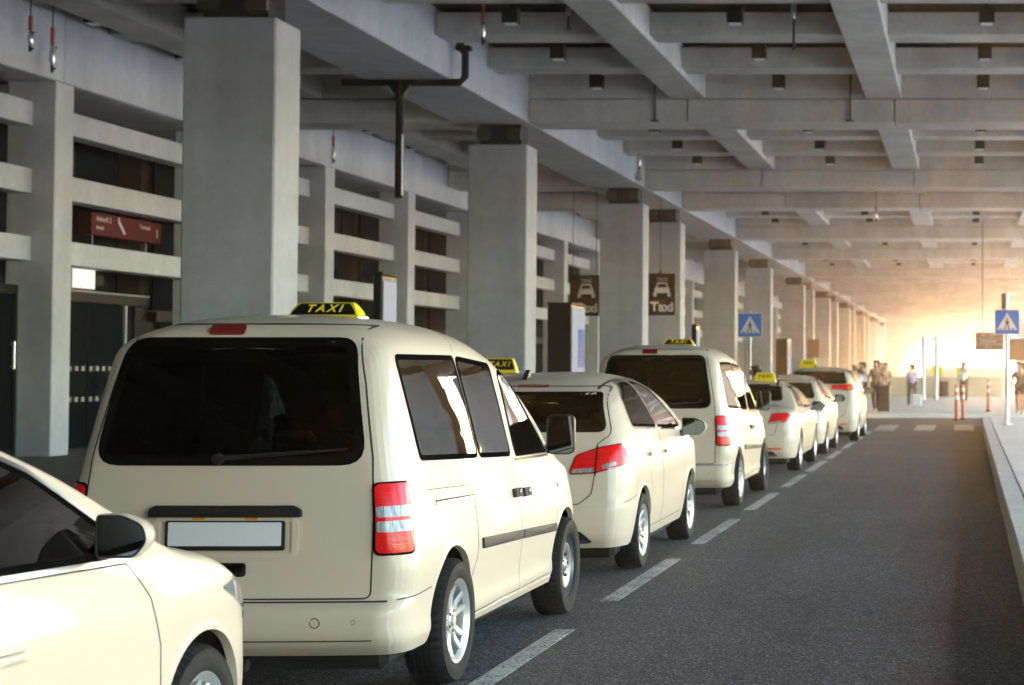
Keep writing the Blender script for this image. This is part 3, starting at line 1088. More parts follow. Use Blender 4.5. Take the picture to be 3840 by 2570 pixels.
def door_mirror(car, side, p, size=(0.17, 0.25), m='black', deep=0.11, arm=0.10):
    """shell, glass facing back, arm to the door"""
    w, h = size
    x, y, z = p
    sx = side
    out = rounded([(-w / 2, -h / 2), (w / 2, -h / 2), (w / 2, h / 2), (-w / 2, h / 2)], min(w, h) * 0.28, 5)
    if m == 'ivory':
        out = rounded([(-w / 2, -h / 2, 0.02), (w * 0.25, -h / 2, 0.05), (w / 2, -h * 0.12, 0.05), (w * 0.42, h * 0.28, 0.07), (0.0, h / 2, 0.08), (-w / 2, h / 2, 0.02)], 0.03, 5)
    n = len(out)
    V, F = [], []
    prof = [(0.0, 0.0, 0.97), (0.004, 0.0, 1.0), (deep * 0.35, 0.0, 1.0), (deep * 0.75, 0.0, 0.86), (deep, 0.0, 0.5)]
    for dy, _, sc in prof:
        V += [(sx * (a * sc), dy, b * sc) for a, b in out]
    for j in range(len(prof) - 1):
        for k in range(n):
            F.append((j * n + k, j * n + (k + 1) % n, (j + 1) * n + (k + 1) % n, (j + 1) * n + k))
    F.append(tuple(range((len(prof) - 1) * n, len(prof) * n)))
    b = MB().add(V, F, 0, True)
    o = b.build('door_mirror', M['ivory'] if m == 'ivory' else M['trim'], car.root, (x, y, z), sharp=50)
    q = MB()
    inn = inset(out, 0.010)
    q.add([(sx * a * 0.97, -0.004, b_ * 0.97) for a, b_ in out] + [(sx * a, -0.002, b_) for a, b_ in inn], [(k, (k + 1) % n, n + (k + 1) % n, n + k) for k in range(n)], 0)
    q.add([(sx * a * 0.97, -0.004, b_ * 0.97) for a, b_ in out] + [(sx * a * 0.97, 0.01, b_ * 0.97) for a, b_ in out], [(k, (k + 1) % n, n + (k + 1) % n, n + k) for k in range(n)], 0)
    q.build('mirror_rim', M['trim'], o, sharp=40)
    g = MB().add([(sx * a, 0.0, b_) for a, b_ in inn], [tuple(range(n))])
    g.build('mirror_glass', M['mirror'], o)
    a = MB().tube([(sx * (-w / 2 + 0.02), deep * 0.45, -h * 0.36), (sx * (-w / 2 - arm * 0.5), deep * 0.5, -h * 0.40), (sx * (-w / 2 - arm), deep * 0.55, -h * 0.42)], [0.03, 0.034, 0.045], 10)
    a.build('mirror_arm', M['trim'], o)
    return o
# ---------------------------------------------------------------- the nearest taxi: a high-roofed small van
VAN = dict(L=4.33, zs=0.27, zmax=1.99, cell=0.026,
    W=[(0.27, 0.86), (0.36, 0.893), (0.42, 0.886), (0.55, 0.894), (0.68, 0.905), (0.73, 0.901), (0.95, 0.866), (1.2, 0.812), (1.5, 0.760), (1.77, 0.708), (1.9, 0.675), (2.05, 0.63)],
    top=[(0, 1.80), (0.03, 1.868), (0.09, 1.915), (0.2, 1.945), (0.45, 1.972), (0.9, 1.99), (1.5, 1.985), (1.95, 1.95), (2.25, 1.885), (2.55, 1.765), (2.9, 1.57), (3.3, 1.315), (3.5, 1.175), (3.62, 1.125), (3.9, 1.07), (4.12, 0.99), (4.26, 0.88), (4.33, 0.70)],
    rh=[(0, 0.16), (0.3, 0.21), (2.0, 0.22), (2.6, 0.16), (3.3, 0.10), (3.6, 0.10), (4.0, 0.13), (4.33, 0.2)],
    rear=[(0.27, 0.11), (0.33, 0.035), (0.40, 0.004), (0.47, 0.0), (0.515, 0.012), (0.535, 0.05), (0.56, 0.072), (0.9, 0.082), (1.2, 0.11), (1.5, 0.17), (1.8, 0.255), (1.9, 0.285), (2.0, 0.31)],
    front=[(0.27, 0.10), (0.4, 0.02), (0.6, 0.0), (0.8, 0.05), (1.0, 0.1), (2.0, 0.1)],
    rc=0.24, rcx=0.135, fc=0.75, fcx=0.30, n=2.6, bulge_r=0.035, bulge_f=0.10)
def build_van(label):
    c = Car('taxi_van', label, 'taxis queued along the lane line', VAN)
    # openings
    c.arch(0.87, 0.345, 0.395)
    c.arch(3.58, 0.345, 0.395)
    rw = c.window('rear_window', [(-0.69, 1.212), (0.678, 1.212), (0.56, 1.855), (-0.60, 1.855)], 'B', 'glass_tint', 0.045, r=0.11)
    for v in 'RL':
        c.window('quarter_window', [(0.55, 1.212), (1.645, 1.172), (1.455, 1.772), (0.40, 1.772)], v, 'glass_side', 0.03, r=0.05)
        c.window('sliding_door_window', [(1.667, 1.172), (2.38, 1.146), (2.20, 1.728), (1.477, 1.772)], v, 'glass_side', 0.03, r=0.06)
        c.window('front_door_window', [(2.47, 1.14), (3.28, 1.13), (3.22, 1.20), (2.62, 1.62), (2.50, 1.68), (2.34, 1.69)], v, 'glass_clear', 0.03, r=0.05)
    c.window('windscreen', [(-0.70, 1.22), (0.70, 1.22), (0.565, 1.84), (-0.565, 1.84)], 'F', 'glass_clear', 0.05, r=0.10)
    # doors, tailgate and bumper as panels of their own
    tg = rounded([(-0.715, 0.555), (0.715, 0.555), (0.722, 0.95), (0.702, 1.25), (0.635, 1.62), (0.575, 1.85), (0.54, 1.925), (-0.54, 1.925), (-0.575, 1.85), (-0.635, 1.62), (-0.702, 1.25), (-0.722, 0.95)], 0.04)
    c.part('tailgate', tg, 'B')
    sdoor = [(1.13, 0.315), (1.16, 0.42), (1.32, 0.62), (1.365, 0.80), (1.385, 1.0), (1.46, 1.17), (1.475, 1.79), (2.22, 1.75), (2.335, 1.15), (2.335, 0.33)]
    fdoor = [(2.345, 0.33), (2.345, 1.15), (2.235, 1.74), (2.55, 1.715), (2.75, 1.60), (3.36, 1.16), (3.30, 0.70), (3.14, 0.34)]
    for v in 'RL':
        c.part('sliding_door', sdoor, v)
        c.part('front_door', fdoor, v)
    c.part('rear_bumper', [(-1, 0.2), (1, 0.2), (1, 0.535), (-1, 0.535)], 'B')
    k = len(c.names) - 1
    C = c.CEN
    c.region[(C[:, 1] < 0.5) & (C[:, 2] < 0.535) & (c.region == 0)] = k
    c.finish()
    # seams
    L = [('B', tg + [tg[0]], 0.008)]
    L += [('B', [(-0.80, 0.541), (0.80, 0.541)], 0.008)]
    for v in 'RL':
        L += [(v, [(0.10, 0.545), (0.30, 0.556), (0.49, 0.565)]),
              (v, [(1.465, 1.79), (1.62, 1.99 - 0.07)], 0.004),
              (v, [(1.466, 1.77), (1.656, 1.174)], 0.005),
              (v, [(1.656, 1.165), (1.46, 1.15), (1.385, 1.0), (1.365, 0.80), (1.32, 0.62), (1.16, 0.42), (1.13, 0.315), (2.335, 0.325)], 0.008),
              (v, [(2.30, 1.14), (2.34, 0.95), (2.34, 0.6), (2.33, 0.325)], 0.006),
              (v, [(3.30, 1.13), (3.30, 0.70), (3.14, 0.335), (2.33, 0.325)], 0.005),
              (v, [(0.56, 1.06), (1.385, 1.035)], 0.004), (v, [(0.56, 1.06), (0.55, 0.975), (1.0, 0.972)], 0.004),
              (v, [(0.66, 0.99), (1.385, 0.972)], 0.016)]
    c.seams(L)
    # trims along the doors
    for v in 'RL':
        c.patch('door_trim', rounded([(1.42, 0.668), (2.335, 0.640), (2.335, 0.692), (1.42, 0.728)], 0.012), v, 'trim_grey', 0.014, skirt=0.02, dome=0.004)
        c.patch('door_trim', rounded([(2.352, 0.639), (3.24, 0.605), (3.24, 0.657), (2.352, 0.691)], 0.012), v, 'trim_grey', 0.014, skirt=0.02, dome=0.004)
        c.patch('slide_rail', [(0.67, 0.975), (1.385, 0.962), (1.385, 0.972), (0.67, 0.987)], v, 'steel', 0.004, skirt=0.004)
        for y0, z0 in ((2.30, 0.925), (2.52, 0.915)):
            h = c.patch('door_handle', rounded([(y0 - 0.075, z0 - 0.027), (y0 + 0.075, z0 - 0.03), (y0 + 0.075, z0 + 0.025), (y0 - 0.075, z0 + 0.028)], 0.018), v, 'trim_grey', 0.026, skirt=0.03, dome=0.006, step=0.02)
            p = c.hit(v, y0 - 0.01, z0, 0.034)
            MB().lathe([(0.018, -0.004), (0.018, 0.004), (0.0005, 0.006)] if v == 'R' else [(0.018, 0.004), (0.018, -0.004), (0.0005, -0.006)], 14, 0, c=p).build('key_lock', M['chrome'], h)
        c.patch('side_repeater', rounded([(3.40, 0.885), (3.47, 0.885), (3.47, 0.925), (3.40, 0.925)], 0.01), v, 'lens_clear', 0.008, step=0.02)
        c.patch('side_sill', [(1.30, 0.275), (3.18, 0.275), (3.16, 0.315), (1.22, 0.305)], v, 'ivory', 0.012, skirt=0.014)
        c.patch('window_strip', [(2.44, 1.118), (3.30, 1.105), (3.30, 1.118), (2.44, 1.131)], v, 'trim', 0.006)
    # rear: plate in its recess, grip bar, handle, wiper, lamps
    rec = resample(rounded([(-0.36, 0.755), (0.36, 0.755), (0.36, 0.965), (-0.36, 0.965)], 0.05), 0.03)
    c.ring('plate_recess', rec, inset(rec, 0.03), 'B', 'ivory', 0.010, skirt=0.014, inner_depth=0.02)
    c.patch('grip_bar', rounded([(-0.375, 0.958), (0.375, 0.958), (0.375, 0.995, 0.03), (0.34, 1.016, 0.03), (-0.34, 1.016, 0.03), (-0.375, 0.995, 0.03)], 0.008), 'B', 'trim', 0.035, skirt=0.04, dome=0.006)
    pf = c.patch('number_plate', rounded([(-0.295, 0.795), (0.295, 0.795), (0.295, 0.942), (-0.295, 0.942)], 0.012), 'B', 'trim', 0.014, skirt=0.018)
    c.patch('plate_face', rounded([(-0.28, 0.818), (0.28, 0.818), (0.28, 0.934), (-0.28, 0.934)], 0.008), 'B', 'plate', 0.0165, pf, skirt=0.003)
    for sx in (-0.13, 0.13):
        c.patch('plate_lamp', rounded([(sx - 0.03, 0.946), (sx + 0.03, 0.946), (sx + 0.03, 0.957), (sx - 0.03, 0.957)], 0.004), 'B', 'lens_amber', 0.02, step=0.02)
    h = c.patch('tailgate_handle', rounded([(-0.105, 0.665), (0.105, 0.665), (0.105, 0.735), (-0.105, 0.735)], 0.02), 'B', 'trim', 0.010, skirt=0.014, step=0.02)
    c.patch('handle_grip', rounded([(-0.09, 0.69), (0.09, 0.69), (0.09, 0.728), (-0.09, 0.728)], 0.012), 'B', 'seal', 0.014, h, dome=0.005, step=0.02)
    c.patch('brake_light', rounded([(-0.20, 1.868, 0.012), (-0.02, 1.868, 0.012), (-0.02, 1.912, 0.012), (-0.20, 1.912, 0.012)], 0.012), 'B', 'lens_deep', 0.012, step=0.02)
    wp = MB()
    pts = [c.hit('B', a, b, 0.03) for a, b in ((-0.05, 1.245), (0.2, 1.262), (0.40, 1.278))]
    wp.tube(pts, [0.013, 0.010, 0.006], 8)
    pts = [c.hit('B', a, b, 0.018) for a, b in ((0.05, 1.250), (0.3, 1.268), (0.58, 1.292))]
    wp.tube(pts, [0.006, 0.007, 0.004], 6)
    wp.lathe([(0.03, 0.0), (0.028, -0.03), (0.0005, -0.04)], 14, 0, 'Y', c=c.hit('B', -0.05, 1.245, 0.0))
    wp.build('rear_wiper', M['trim'], c.root)
    for v, sx in (('DR', 1), ('DL', -1)):
        # drawn on the corner diagonal: a = (x + y) / 1.414
        a0, a1 = 0.566, 0.775
        lamp = c.patch('tail_lamp', rounded([(a0, 0.765), (a1, 0.765), (a1 - 0.006, 1.128), (a0 + 0.006, 1.128)], 0.035), v, 'seal', 0.010, skirt=0.02, step=0.02)
        c.patch('red_lens', rounded([(a0 + 0.010, 0.777), (a1 - 0.010, 0.777), (a1 - 0.016, 1.118), (a0 + 0.014, 1.118)], 0.03), v, 'lens_red', 0.015, lamp, step=0.02, dome=0.004)
        for z0 in (0.880, 0.953):
            c.patch('clear_lens', rounded([(a0 + 0.016, z0), (a1 - 0.014, z0), (a1 - 0.014, z0 + 0.054), (a0 + 0.016, z0 + 0.054)], 0.012), v, 'lens_clear', 0.0205, lamp, step=0.015)
        b = MB()
        random.seed(3)
        for i in range(9):
            for j in range(7):
                a, z = a0 + 0.075 + i * 0.0085, 0.795 + j * 0.0115
                if abs(i - 4) + abs(j - 3) > 5 or (j == 3 and i != 4): continue
                q = 0.0024 if random.random() < 0.7 else 0.0012
                P = [c.hit(v, a + da, z + dz, 0.0215) for da, dz in ((-q, -q), (q, -q), (q, q), (-q, q))]
                b.add(P, [(0, 1, 2, 3)])
        b.build('amber_reflector', M['lens_amber'], lamp, fix=False)
    # bumper details
    for x, z, r in ((0.47, 0.445, 0.026), (-0.40, 0.445, 0.012), (0.655, 0.447, 0.012), (-0.66, 0.447, 0.012)):
        p = c.hit('B', x, z, 0.0)
        MB().lathe([(r, 0.002), (r, -0.0015), (r * 0.82, -0.0015)], 20, 0, 'Y', c=p).build('bumper_sensor', M['gap'] if r > 0.02 else M['trim_grey'], c.root)
    c.patch('bumper_crease', [(-0.74, 0.357), (0.74, 0.357), (0.74, 0.350), (-0.74, 0.350)], 'B', 'gap', 0.001, skirt=0)
    b = MB()
    b.tube([(-0.75, 0.30, 0.235), (0.55, 0.30, 0.235)], 0.028, 8)
    b.box(-0.30, -0.22, 0.16, 0.34, 0.16, 0.28, 0, 0.01)
    b.tube([(0.05, 0.22, 0.20), (-0.25, 0.24, 0.21)], 0.03, 8)
    b.build('exhaust_and_hitch', M['brake'], c.root)
    # wheels
    for sd in (1, -1):
        add_wheel(c, 0.87, sd, 0.93, 0.335, 0.215, 'alloy', 0.2)
        add_wheel(c, 3.58, sd, 0.93, 0.335, 0.215, 'steel', 0.1)
    for sd in (1, -1):
        door_mirror(c, sd, (sd * 0.925, 3.27, 1.25), (0.19, 0.27), 'black', 0.13, 0.10)
    roof_sign(c, 1.22, 1.990, 'black', 0.385, 0.080, x=0.075)
    c.interior([(0.95, 1.02), (2.05, 1.10)], 0.37, (3.0, 1.12), 0.55, wheel=True)
    return c
van = build_van('nearest ivory taxi van with blank number plate and black TAXI roof sign')
van.root.location = (-3.68, 8.87, 0)
# ---------------------------------------------------------------- the other taxis
van2 = copy_tree(van.root)
van2.location = (-3.73, 21.35, 0)
van2['label'] = 'second ivory taxi van, parked between the hatchback and the saloon taxi'
for ch in van2.children:
    if ch.name.startswith('roof_sign'):
        ch.location.x = 0.05
        ch.location.y = 1.5

def build_hatch(name, label, S, q):
    c = Car(name, label, 'taxis queued along the lane line', S)
    c.arch(q['wr'], q['rad'], q['rad'] + 0.055)
    c.arch(q['wf'], q['rad'], q['rad'] + 0.055)
    c.window('rear_window', q['rw'], 'B', 'glass_tint', 0.035, r=0.06)
    for v in 'RL':
        c.window('rear_door_window', q['dw'], v, q.get('dglass', 'glass_side'), 0.026, 'seal', r=0.05)
        c.window('front_door_window', q['fw'], v, q.get('fglass', 'glass_side'), 0.026, 'seal', r=0.04)
    c.window('windscreen', q['ws'], 'F', 'glass_clear', 0.05, r=0.08)
    c.part('tailgate', q['tg'], 'B')
    for v in 'RL':
        c.part('rear_door', q['rdoor'], v)
        c.part('front_door', q['fdoor'], v)
    k = len(c.names)
    c.names.append('rear_bumper'); c.regmat.append('ivory')
    C = c.CEN
    c.region[(C[:, 1] < q['wr'] - 0.3) & (C[:, 2] < q['bump']) & (c.region == 0)] = k
    if 'hood' in q: c.part('bonnet', q['hood'], 'T')
    c.finish()
    L = [('B', q['tg'] + [q['tg'][0]], 0.008)]
    for v in 'RL':
        L += [(v, q['rdoor'] + [q['rdoor'][0]], 0.006), (v, q['fdoor'] + [q['fdoor'][0]], 0.006),
              (v, [(0.12, q['bump']), (q['wr'] - q['rad'], q['bump'] + 0.05)], 0.006)]
    if 'hood' in q: L += [('T', q['hood'] + [q['hood'][0]], 0.006)]
    if name == 'taxi_car': L = L[1:]
    c.seams(L)
    for v in 'RL':
        for w in (q['dw'], q['fw']):
            o = resample(rounded(w, 0.05), 0.05)
            c.ring('chrome_frame', inset(o, -0.018), o, v, q.get('framem', 'chrome'), 0.004, skirt=0.006)
        for y0, z0 in q['handles']:
            c.patch('door_handle', rounded([(y0 - 0.10, z0 - 0.018), (y0 + 0.10, z0 - 0.02), (y0 + 0.10, z0 + 0.012), (y0 - 0.10, z0 + 0.014)], 0.014), v, 'ivory', 0.03, skirt=0.02, dome=0.008, step=0.03)
    for sx in (1, -1):
        f = lambda poly: [(sx * p[0],) + tuple(p[1:]) for p in poly]
        lamp = c.patch('tail_lamp', rounded(f(q['lamp']), 0.03), 'B', 'lens_deep', 0.006, skirt=0.016, step=0.03)
        li = inset(resample(rounded(f(q['lamp']), 0.03), 0.03), 0.012)
        c.patch('red_lens', li, 'B', 'lens_red', 0.010, lamp, skirt=0.004, step=9, dome=0.004)
        for pl in q.get('clear', []):
            c.patch('clear_lens', rounded(f(pl), 0.012), 'B', 'lens_clear', 0.0155, lamp, skirt=0.003, step=0.03)
        for pl in q.get('amber', []):
            c.patch('amber_lens', rounded(f(pl), 0.01), 'B', 'lens_amber', 0.0155, lamp, skirt=0.003, step=0.03)
        if 'split' in q: 
            b = MB(); b.add(*c.strip(f(q['split']), 'B', 0.010, 0.0185), 0, True); b.build('lamp_gap', M['seal'], lamp, fix=False)
        if 'refl' in q: c.patch('bumper_reflector', rounded(f(q['refl']), 0.008), 'B', 'lens_red', 0.006, skirt=0.008, step=0.04)
    pf = c.patch('number_plate', rounded([(-0.27, q['plate'] - 0.062), (0.27, q['plate'] - 0.062), (0.27, q['plate'] + 0.062), (-0.27, q['plate'] + 0.062)], 0.01), 'B', 'trim', 0.014, skirt=0.02)
    c.patch('plate_face', rounded([(-0.26, q['plate'] - 0.05), (0.26, q['plate'] - 0.05), (0.26, q['plate'] + 0.055), (-0.26, q['plate'] + 0.055)], 0.008), 'B', 'plate', 0.0165, pf, skirt=0.003)
    dz = q['diff']
    c.patch('diffuser', rounded([(-0.62, dz[0]), (0.62, dz[0]), (0.52, dz[1]), (-0.52, dz[1])], 0.05), 'B', 'trim', 0.008, skirt=0.012)
    c.patch('diffuser_strip', rounded([(-0.60, dz[0] + 0.012), (0.60, dz[0] + 0.012), (0.60, dz[0] + 0.034), (-0.60, dz[0] + 0.034)], 0.008), 'B', 'chrome', 0.014, skirt=0.01)
    if 'brake' in q:
        c.patch('brake_light', rounded(q['brake'], 0.008), 'B', 'lens_deep', 0.008, step=0.03)
    for f0 in (q['head'],):
        for v in q.get('hv', ('FR', 'FL')):
            c.patch('headlamp', rounded(f0, 0.04), v, 'head_lens', 0.006, skirt=0.012, step=0.04)
    for sd in (1, -1):
        add_wheel(c, q['wr'], sd, q['track'], q['rad'], 0.215, 'alloy', 0.4)
        add_wheel(c, q['wf'], sd, q['track'], q['rad'], 0.215, 'alloy', 0.9)
        x, y, z = q['mirror']
        door_mirror(c, sd, (sd * x, y, z), q.get('msize', (0.24, 0.17)), 'ivory', 0.12, 0.06)
    sg = q['sign']
    roof_sign(c, sg[1], sg[2], sg[3], sg[4], sg[5], x=sg[0])
    if 'roofline' in q:
        b = MB()
        for sx in (-1, 1):
            b.add(*c.strip([(sx * q['roofline'], y) for y in np.linspace(0.6, 2.3, 20)], 'T', 0.022, 0.004), 0, True)
        b.build('roof_strip', M['trim'], c.root, fix=False)
    if 'antenna' in q:
        p = c.hit('T', *q['antenna'])
        MB().prism([(-0.06, -0.01), (0.10, -0.01), (0.05, 0.02), (-0.03, 0.075), (-0.055, 0.07)], lambda a, b_, t: (p.x + t, p.y - a, p.z + b_), -0.02, 0.02).build('roof_antenna', M['trim'], c.root)
    c.interior(q['seats'], 0.36, q['dash'], 0.45)
    return c

HATCH = dict(L=4.32, zs=0.24, zmax=1.62, cell=0.036,
    W=[(0.24, 0.83), (0.34, 0.86), (0.55, 0.885), (0.75, 0.888), (0.95, 0.872), (1.15, 0.83), (1.35, 0.745), (1.55, 0.645), (1.7, 0.57)],
    top=[(0, 1.42), (0.04, 1.47), (0.12, 1.515), (0.3, 1.555), (0.7, 1.61), (1.3, 1.655), (1.9, 1.665), (2.3, 1.63), (2.6, 1.53), (2.95, 1.34), (3.25, 1.16), (3.4, 1.10), (3.7, 1.04), (4.0, 0.93), (4.2, 0.80), (4.32, 0.62)],
    rh=[(0, 0.14), (0.4, 0.17), (2.3, 0.17), (2.9, 0.10), (3.4, 0.09), (4.0, 0.14), (4.32, 0.2)],
    rear=[(0.24, 0.10), (0.32, 0.03), (0.42, 0.0), (0.56, 0.0), (0.62, 0.02), (0.75, 0.035), (0.95, 0.055), (1.1, 0.10), (1.2, 0.17), (1.5, 0.40), (1.6, 0.46)],
    front=[(0.24, 0.08), (0.4, 0.0), (0.6, 0.02), (0.9, 0.1), (1.6, 0.1)],
    rc=0.42, rcx=0.17, fc=0.8, fcx=0.32, n=2.4, bulge_r=0.07, bulge_f=0.12)
HQ = dict(wr=0.80, wf=3.38, rad=0.325, track=0.885,
    rw=[(-0.70, 1.175), (0.70, 1.175), (0.585, 1.50), (-0.585, 1.50)],
    dw=[(0.62, 1.205), (1.72, 1.165), (1.50, 1.575), (1.15, 1.565), (0.72, 1.44)],
    fw=[(1.79, 1.162), (2.98, 1.125), (2.70, 1.27), (2.2, 1.50), (1.80, 1.575), (1.57, 1.578)],
    ws=[(-0.66, 1.17), (0.66, 1.17), (0.52, 1.575), (-0.52, 1.575)],
    tg=rounded([(-0.50, 0.60), (0.50, 0.60), (0.60, 0.68), (0.625, 0.85), (0.63, 1.08), (0.72, 1.15), (0.72, 1.2), (0.60, 1.545), (-0.60, 1.545), (-0.72, 1.2), (-0.72, 1.15), (-0.63, 1.08), (-0.625, 0.85), (-0.60, 0.68)], 0.06),
    rdoor=[(1.16, 0.48), (1.22, 0.66), (1.05, 0.85), (0.98, 1.19), (1.76, 1.16), (1.76, 0.32), (1.22, 0.32)],
    fdoor=[(1.775, 0.32), (1.775, 1.16), (3.02, 1.11), (2.98, 0.75), (2.88, 0.33)],
    handles=[(1.18, 0.955), (1.98, 0.945)],
    hood=rounded([(-0.62, 3.40), (0.62, 3.40), (0.50, 4.10), (-0.50, 4.10)], 0.12),
    bump=0.60,
    lamp=[(0.41, 0.835, 0.03), (0.62, 0.845), (0.845, 0.90, 0.03), (0.845, 1.02, 0.04), (0.80, 1.085, 0.03), (0.64, 1.055), (0.47, 0.995, 0.05)],
    clear=[[(0.44, 0.848), (0.62, 0.858), (0.62, 0.892), (0.455, 0.880)], [(0.68, 0.88), (0.78, 0.905), (0.775, 0.94), (0.68, 0.912)]],
    split=[(0.628, 0.83), (0.635, 1.07)],
    plate=0.76, diff=(0.285, 0.385), brake=[(-0.13, 1.535), (0.13, 1.535), (0.13, 1.552), (-0.13, 1.552)],
    head=[(0.62 - 3.16, 0.66), (0.62 - 2.72, 0.74), (0.62 - 2.68, 0.86), (0.62 - 3.10, 0.78)],
    mirror=(0.99, 2.88, 1.135), sign=(0.2, 1.30, 1.66, 'black', 0.40, 0.16), roofline=0.53, antenna=(-0.12, 0.80),
    seats=[(0.75, 1.05), (1.75, 1.12)], dash=(2.55, 1.08))
hatch = build_hatch('taxi_hatchback', 'ivory hatchback taxi with big red tail lamp, right in front of the nearest van', HATCH, HQ)
hatch.root.location = (-3.64, 14.5, 0)

SALOON = dict(L=4.86, zs=0.24, zmax=1.48, cell=0.05,
    W=[(0.24, 0.84), (0.34, 0.87), (0.55, 0.895), (0.75, 0.895), (0.92, 0.87), (1.05, 0.82), (1.25, 0.72), (1.42, 0.60), (1.55, 0.55)],
    top=[(0, 0.98), (0.05, 1.04), (0.2, 1.07), (0.65, 1.10), (0.85, 1.14), (1.25, 1.33), (1.6, 1.445), (2.1, 1.49), (2.6, 1.48), (2.95, 1.42), (3.3, 1.25), (3.65, 1.06), (3.9, 1.0), (4.4, 0.90), (4.7, 0.78), (4.86, 0.6)],
    rh=[(0, 0.10), (0.6, 0.09), (1.2, 0.10), (1.8, 0.16), (2.8, 0.15), (3.5, 0.09), (4.3, 0.13), (4.86, 0.2)],
    rear=[(0.24, 0.12), (0.34, 0.03), (0.45, 0.0), (0.58, 0.0), (0.66, 0.03), (0.9, 0.06), (1.1, 0.12), (1.5, 0.15)],
    front=[(0.24, 0.08), (0.4, 0.0), (0.6, 0.02), (0.9, 0.1), (1.5, 0.1)],
    rc=0.5, rcx=0.20, fc=0.9, fcx=0.34, n=2.4, bulge_r=0.07, bulge_f=0.12)
SQ = dict(wr=0.98, wf=3.85, rad=0.33, track=0.89,
    rw=[(-0.60, 1.15), (0.60, 1.15), (0.50, 1.425), (-0.50, 1.425)],
    dw=[(1.05, 1.06), (2.12, 1.04), (2.05, 1.39), (1.75, 1.385), (1.35, 1.25)],
    fw=[(2.18, 1.038), (3.42, 1.01), (3.2, 1.14), (2.78, 1.34), (2.4, 1.395), (2.11, 1.395)],
    ws=[(-0.62, 1.10), (0.62, 1.10), (0.50, 1.41), (-0.50, 1.41)],
    tg=rounded([(-0.55, 0.62), (0.55, 0.62), (0.60, 0.80), (0.60, 1.0), (0.55, 1.085), (-0.55, 1.085), (-0.60, 1.0), (-0.60, 0.80)], 0.06),
    rdoor=[(1.40, 0.50), (1.45, 0.66), (1.25, 0.85), (1.15, 1.02), (2.14, 1.02), (2.14, 0.32), (1.46, 0.32)],
    fdoor=[(2.155, 0.32), (2.155, 1.02), (3.45, 0.99), (3.42, 0.75), (3.36, 0.33)],
    handles=[(1.50, 0.86), (2.40, 0.85)], bump=0.60,
    lamp=[(0.44, 0.79, 0.02), (0.74, 0.83, 0.03), (0.80, 0.93, 0.03), (0.74, 0.975, 0.03), (0.50, 0.965, 0.04)],
    clear=[[(0.46, 0.80), (0.66, 0.825), (0.66, 0.845), (0.465, 0.825)]],
    refl=[(0.42, 0.385), (0.66, 0.39), (0.66, 0.415), (0.42, 0.41)],
    plate=0.78, diff=(0.28, 0.36),
    head=[(0.62 - 3.52, 0.60), (0.62 - 3.08, 0.68), (0.62 - 3.05, 0.80), (0.62 - 3.47, 0.72)],
    mirror=(1.0, 3.25, 1.02), sign=(0.18, 1.95, 1.485, 'plain', 0.36, 0.14),
    seats=[(1.25, 0.92), (2.25, 1.0)], dash=(3.05, 0.98), antenna=(0.45, 1.55))
saloon = build_hatch('taxi_saloon', 'ivory saloon taxi with yellow roof sign, behind the blue crossing sign pole', SALOON, SQ)
saloon.root.location = (-3.66, 28.85, 0)

h2 = copy_tree(hatch.root)
h2.location = (-3.66, 34.75, 0)
h2.scale = (1, 1, 0.94)
h2['label'] = 'small ivory hatchback taxi half hidden behind the saloon taxi'
for ch in list(h2.children):
    if ch.name.startswith('roof_sign'):
        for q in list(ch.children):
            bpy.data.objects.remove(q)
        bpy.data.objects.remove(ch)

MPV = dict(HATCH)
MPV.update(L=4.55, cell=0.055, zmax=1.68,
    W=[(0.24, 0.84), (0.34, 0.87), (0.55, 0.90), (0.8, 0.90), (1.05, 0.87), (1.25, 0.82), (1.45, 0.75), (1.65, 0.66), (1.8, 0.58)],
    top=[(0, 1.50), (0.04, 1.58), (0.12, 1.63), (0.3, 1.67), (0.9, 1.71), (1.9, 1.72), (2.4, 1.66), (2.8, 1.50), (3.2, 1.26), (3.45, 1.14), (3.8, 1.07), (4.2, 0.96), (4.42, 0.82), (4.55, 0.62)],
    rear=[(0.24, 0.10), (0.34, 0.02), (0.5, 0.0), (0.65, 0.03), (0.95, 0.05), (1.2, 0.10), (1.6, 0.24), (1.7, 0.27)])
MQ = dict(HQ)
MQ.update(wf=3.55, refl=[(0.48, 0.40), (0.66, 0.405), (0.66, 0.43), (0.48, 0.425)], rw=[(-0.66, 1.33), (0.66, 1.33), (0.58, 1.61), (-0.58, 1.61)],
    dw=[(0.45, 1.25), (1.80, 1.21), (1.62, 1.63), (0.75, 1.62), (0.55, 1.52)],
    fw=[(1.87, 1.208), (3.15, 1.16), (2.85, 1.33), (2.35, 1.58), (1.95, 1.635), (1.69, 1.635)],
    ws=[(-0.66, 1.22), (0.66, 1.22), (0.54, 1.62), (-0.54, 1.62)],
    tg=rounded([(-0.60, 0.60), (0.60, 0.60), (0.66, 0.85), (0.68, 1.2), (0.62, 1.63), (-0.62, 1.63), (-0.68, 1.2), (-0.66, 0.85)], 0.06),
    lamp=[(0.30, 1.195, 0.02), (0.80, 1.18, 0.03), (0.82, 1.26, 0.03), (0.72, 1.325, 0.03), (0.30, 1.31, 0.02)],
    clear=[[(0.31, 1.20), (0.55, 1.195), (0.55, 1.215), (0.31, 1.22)]], amber=[[(0.66, 1.21), (0.76, 1.21), (0.75, 1.27), (0.66, 1.275)]],
    plate=0.98, sign=(-0.34, 1.3, 1.715, 'plain', 0.40, 0.19), mirror=(1.0, 3.0, 1.15), roofline=0.54)
del MQ['split']
mpv = build_hatch('taxi_mpv', 'ivory people-carrier taxi farthest up the rank, with high wide red tail lamps', MPV, MQ)
mpv.root.location = (-3.42, 41.0, 0)

# the taxi cut off at the bottom left corner: only its front half is in view

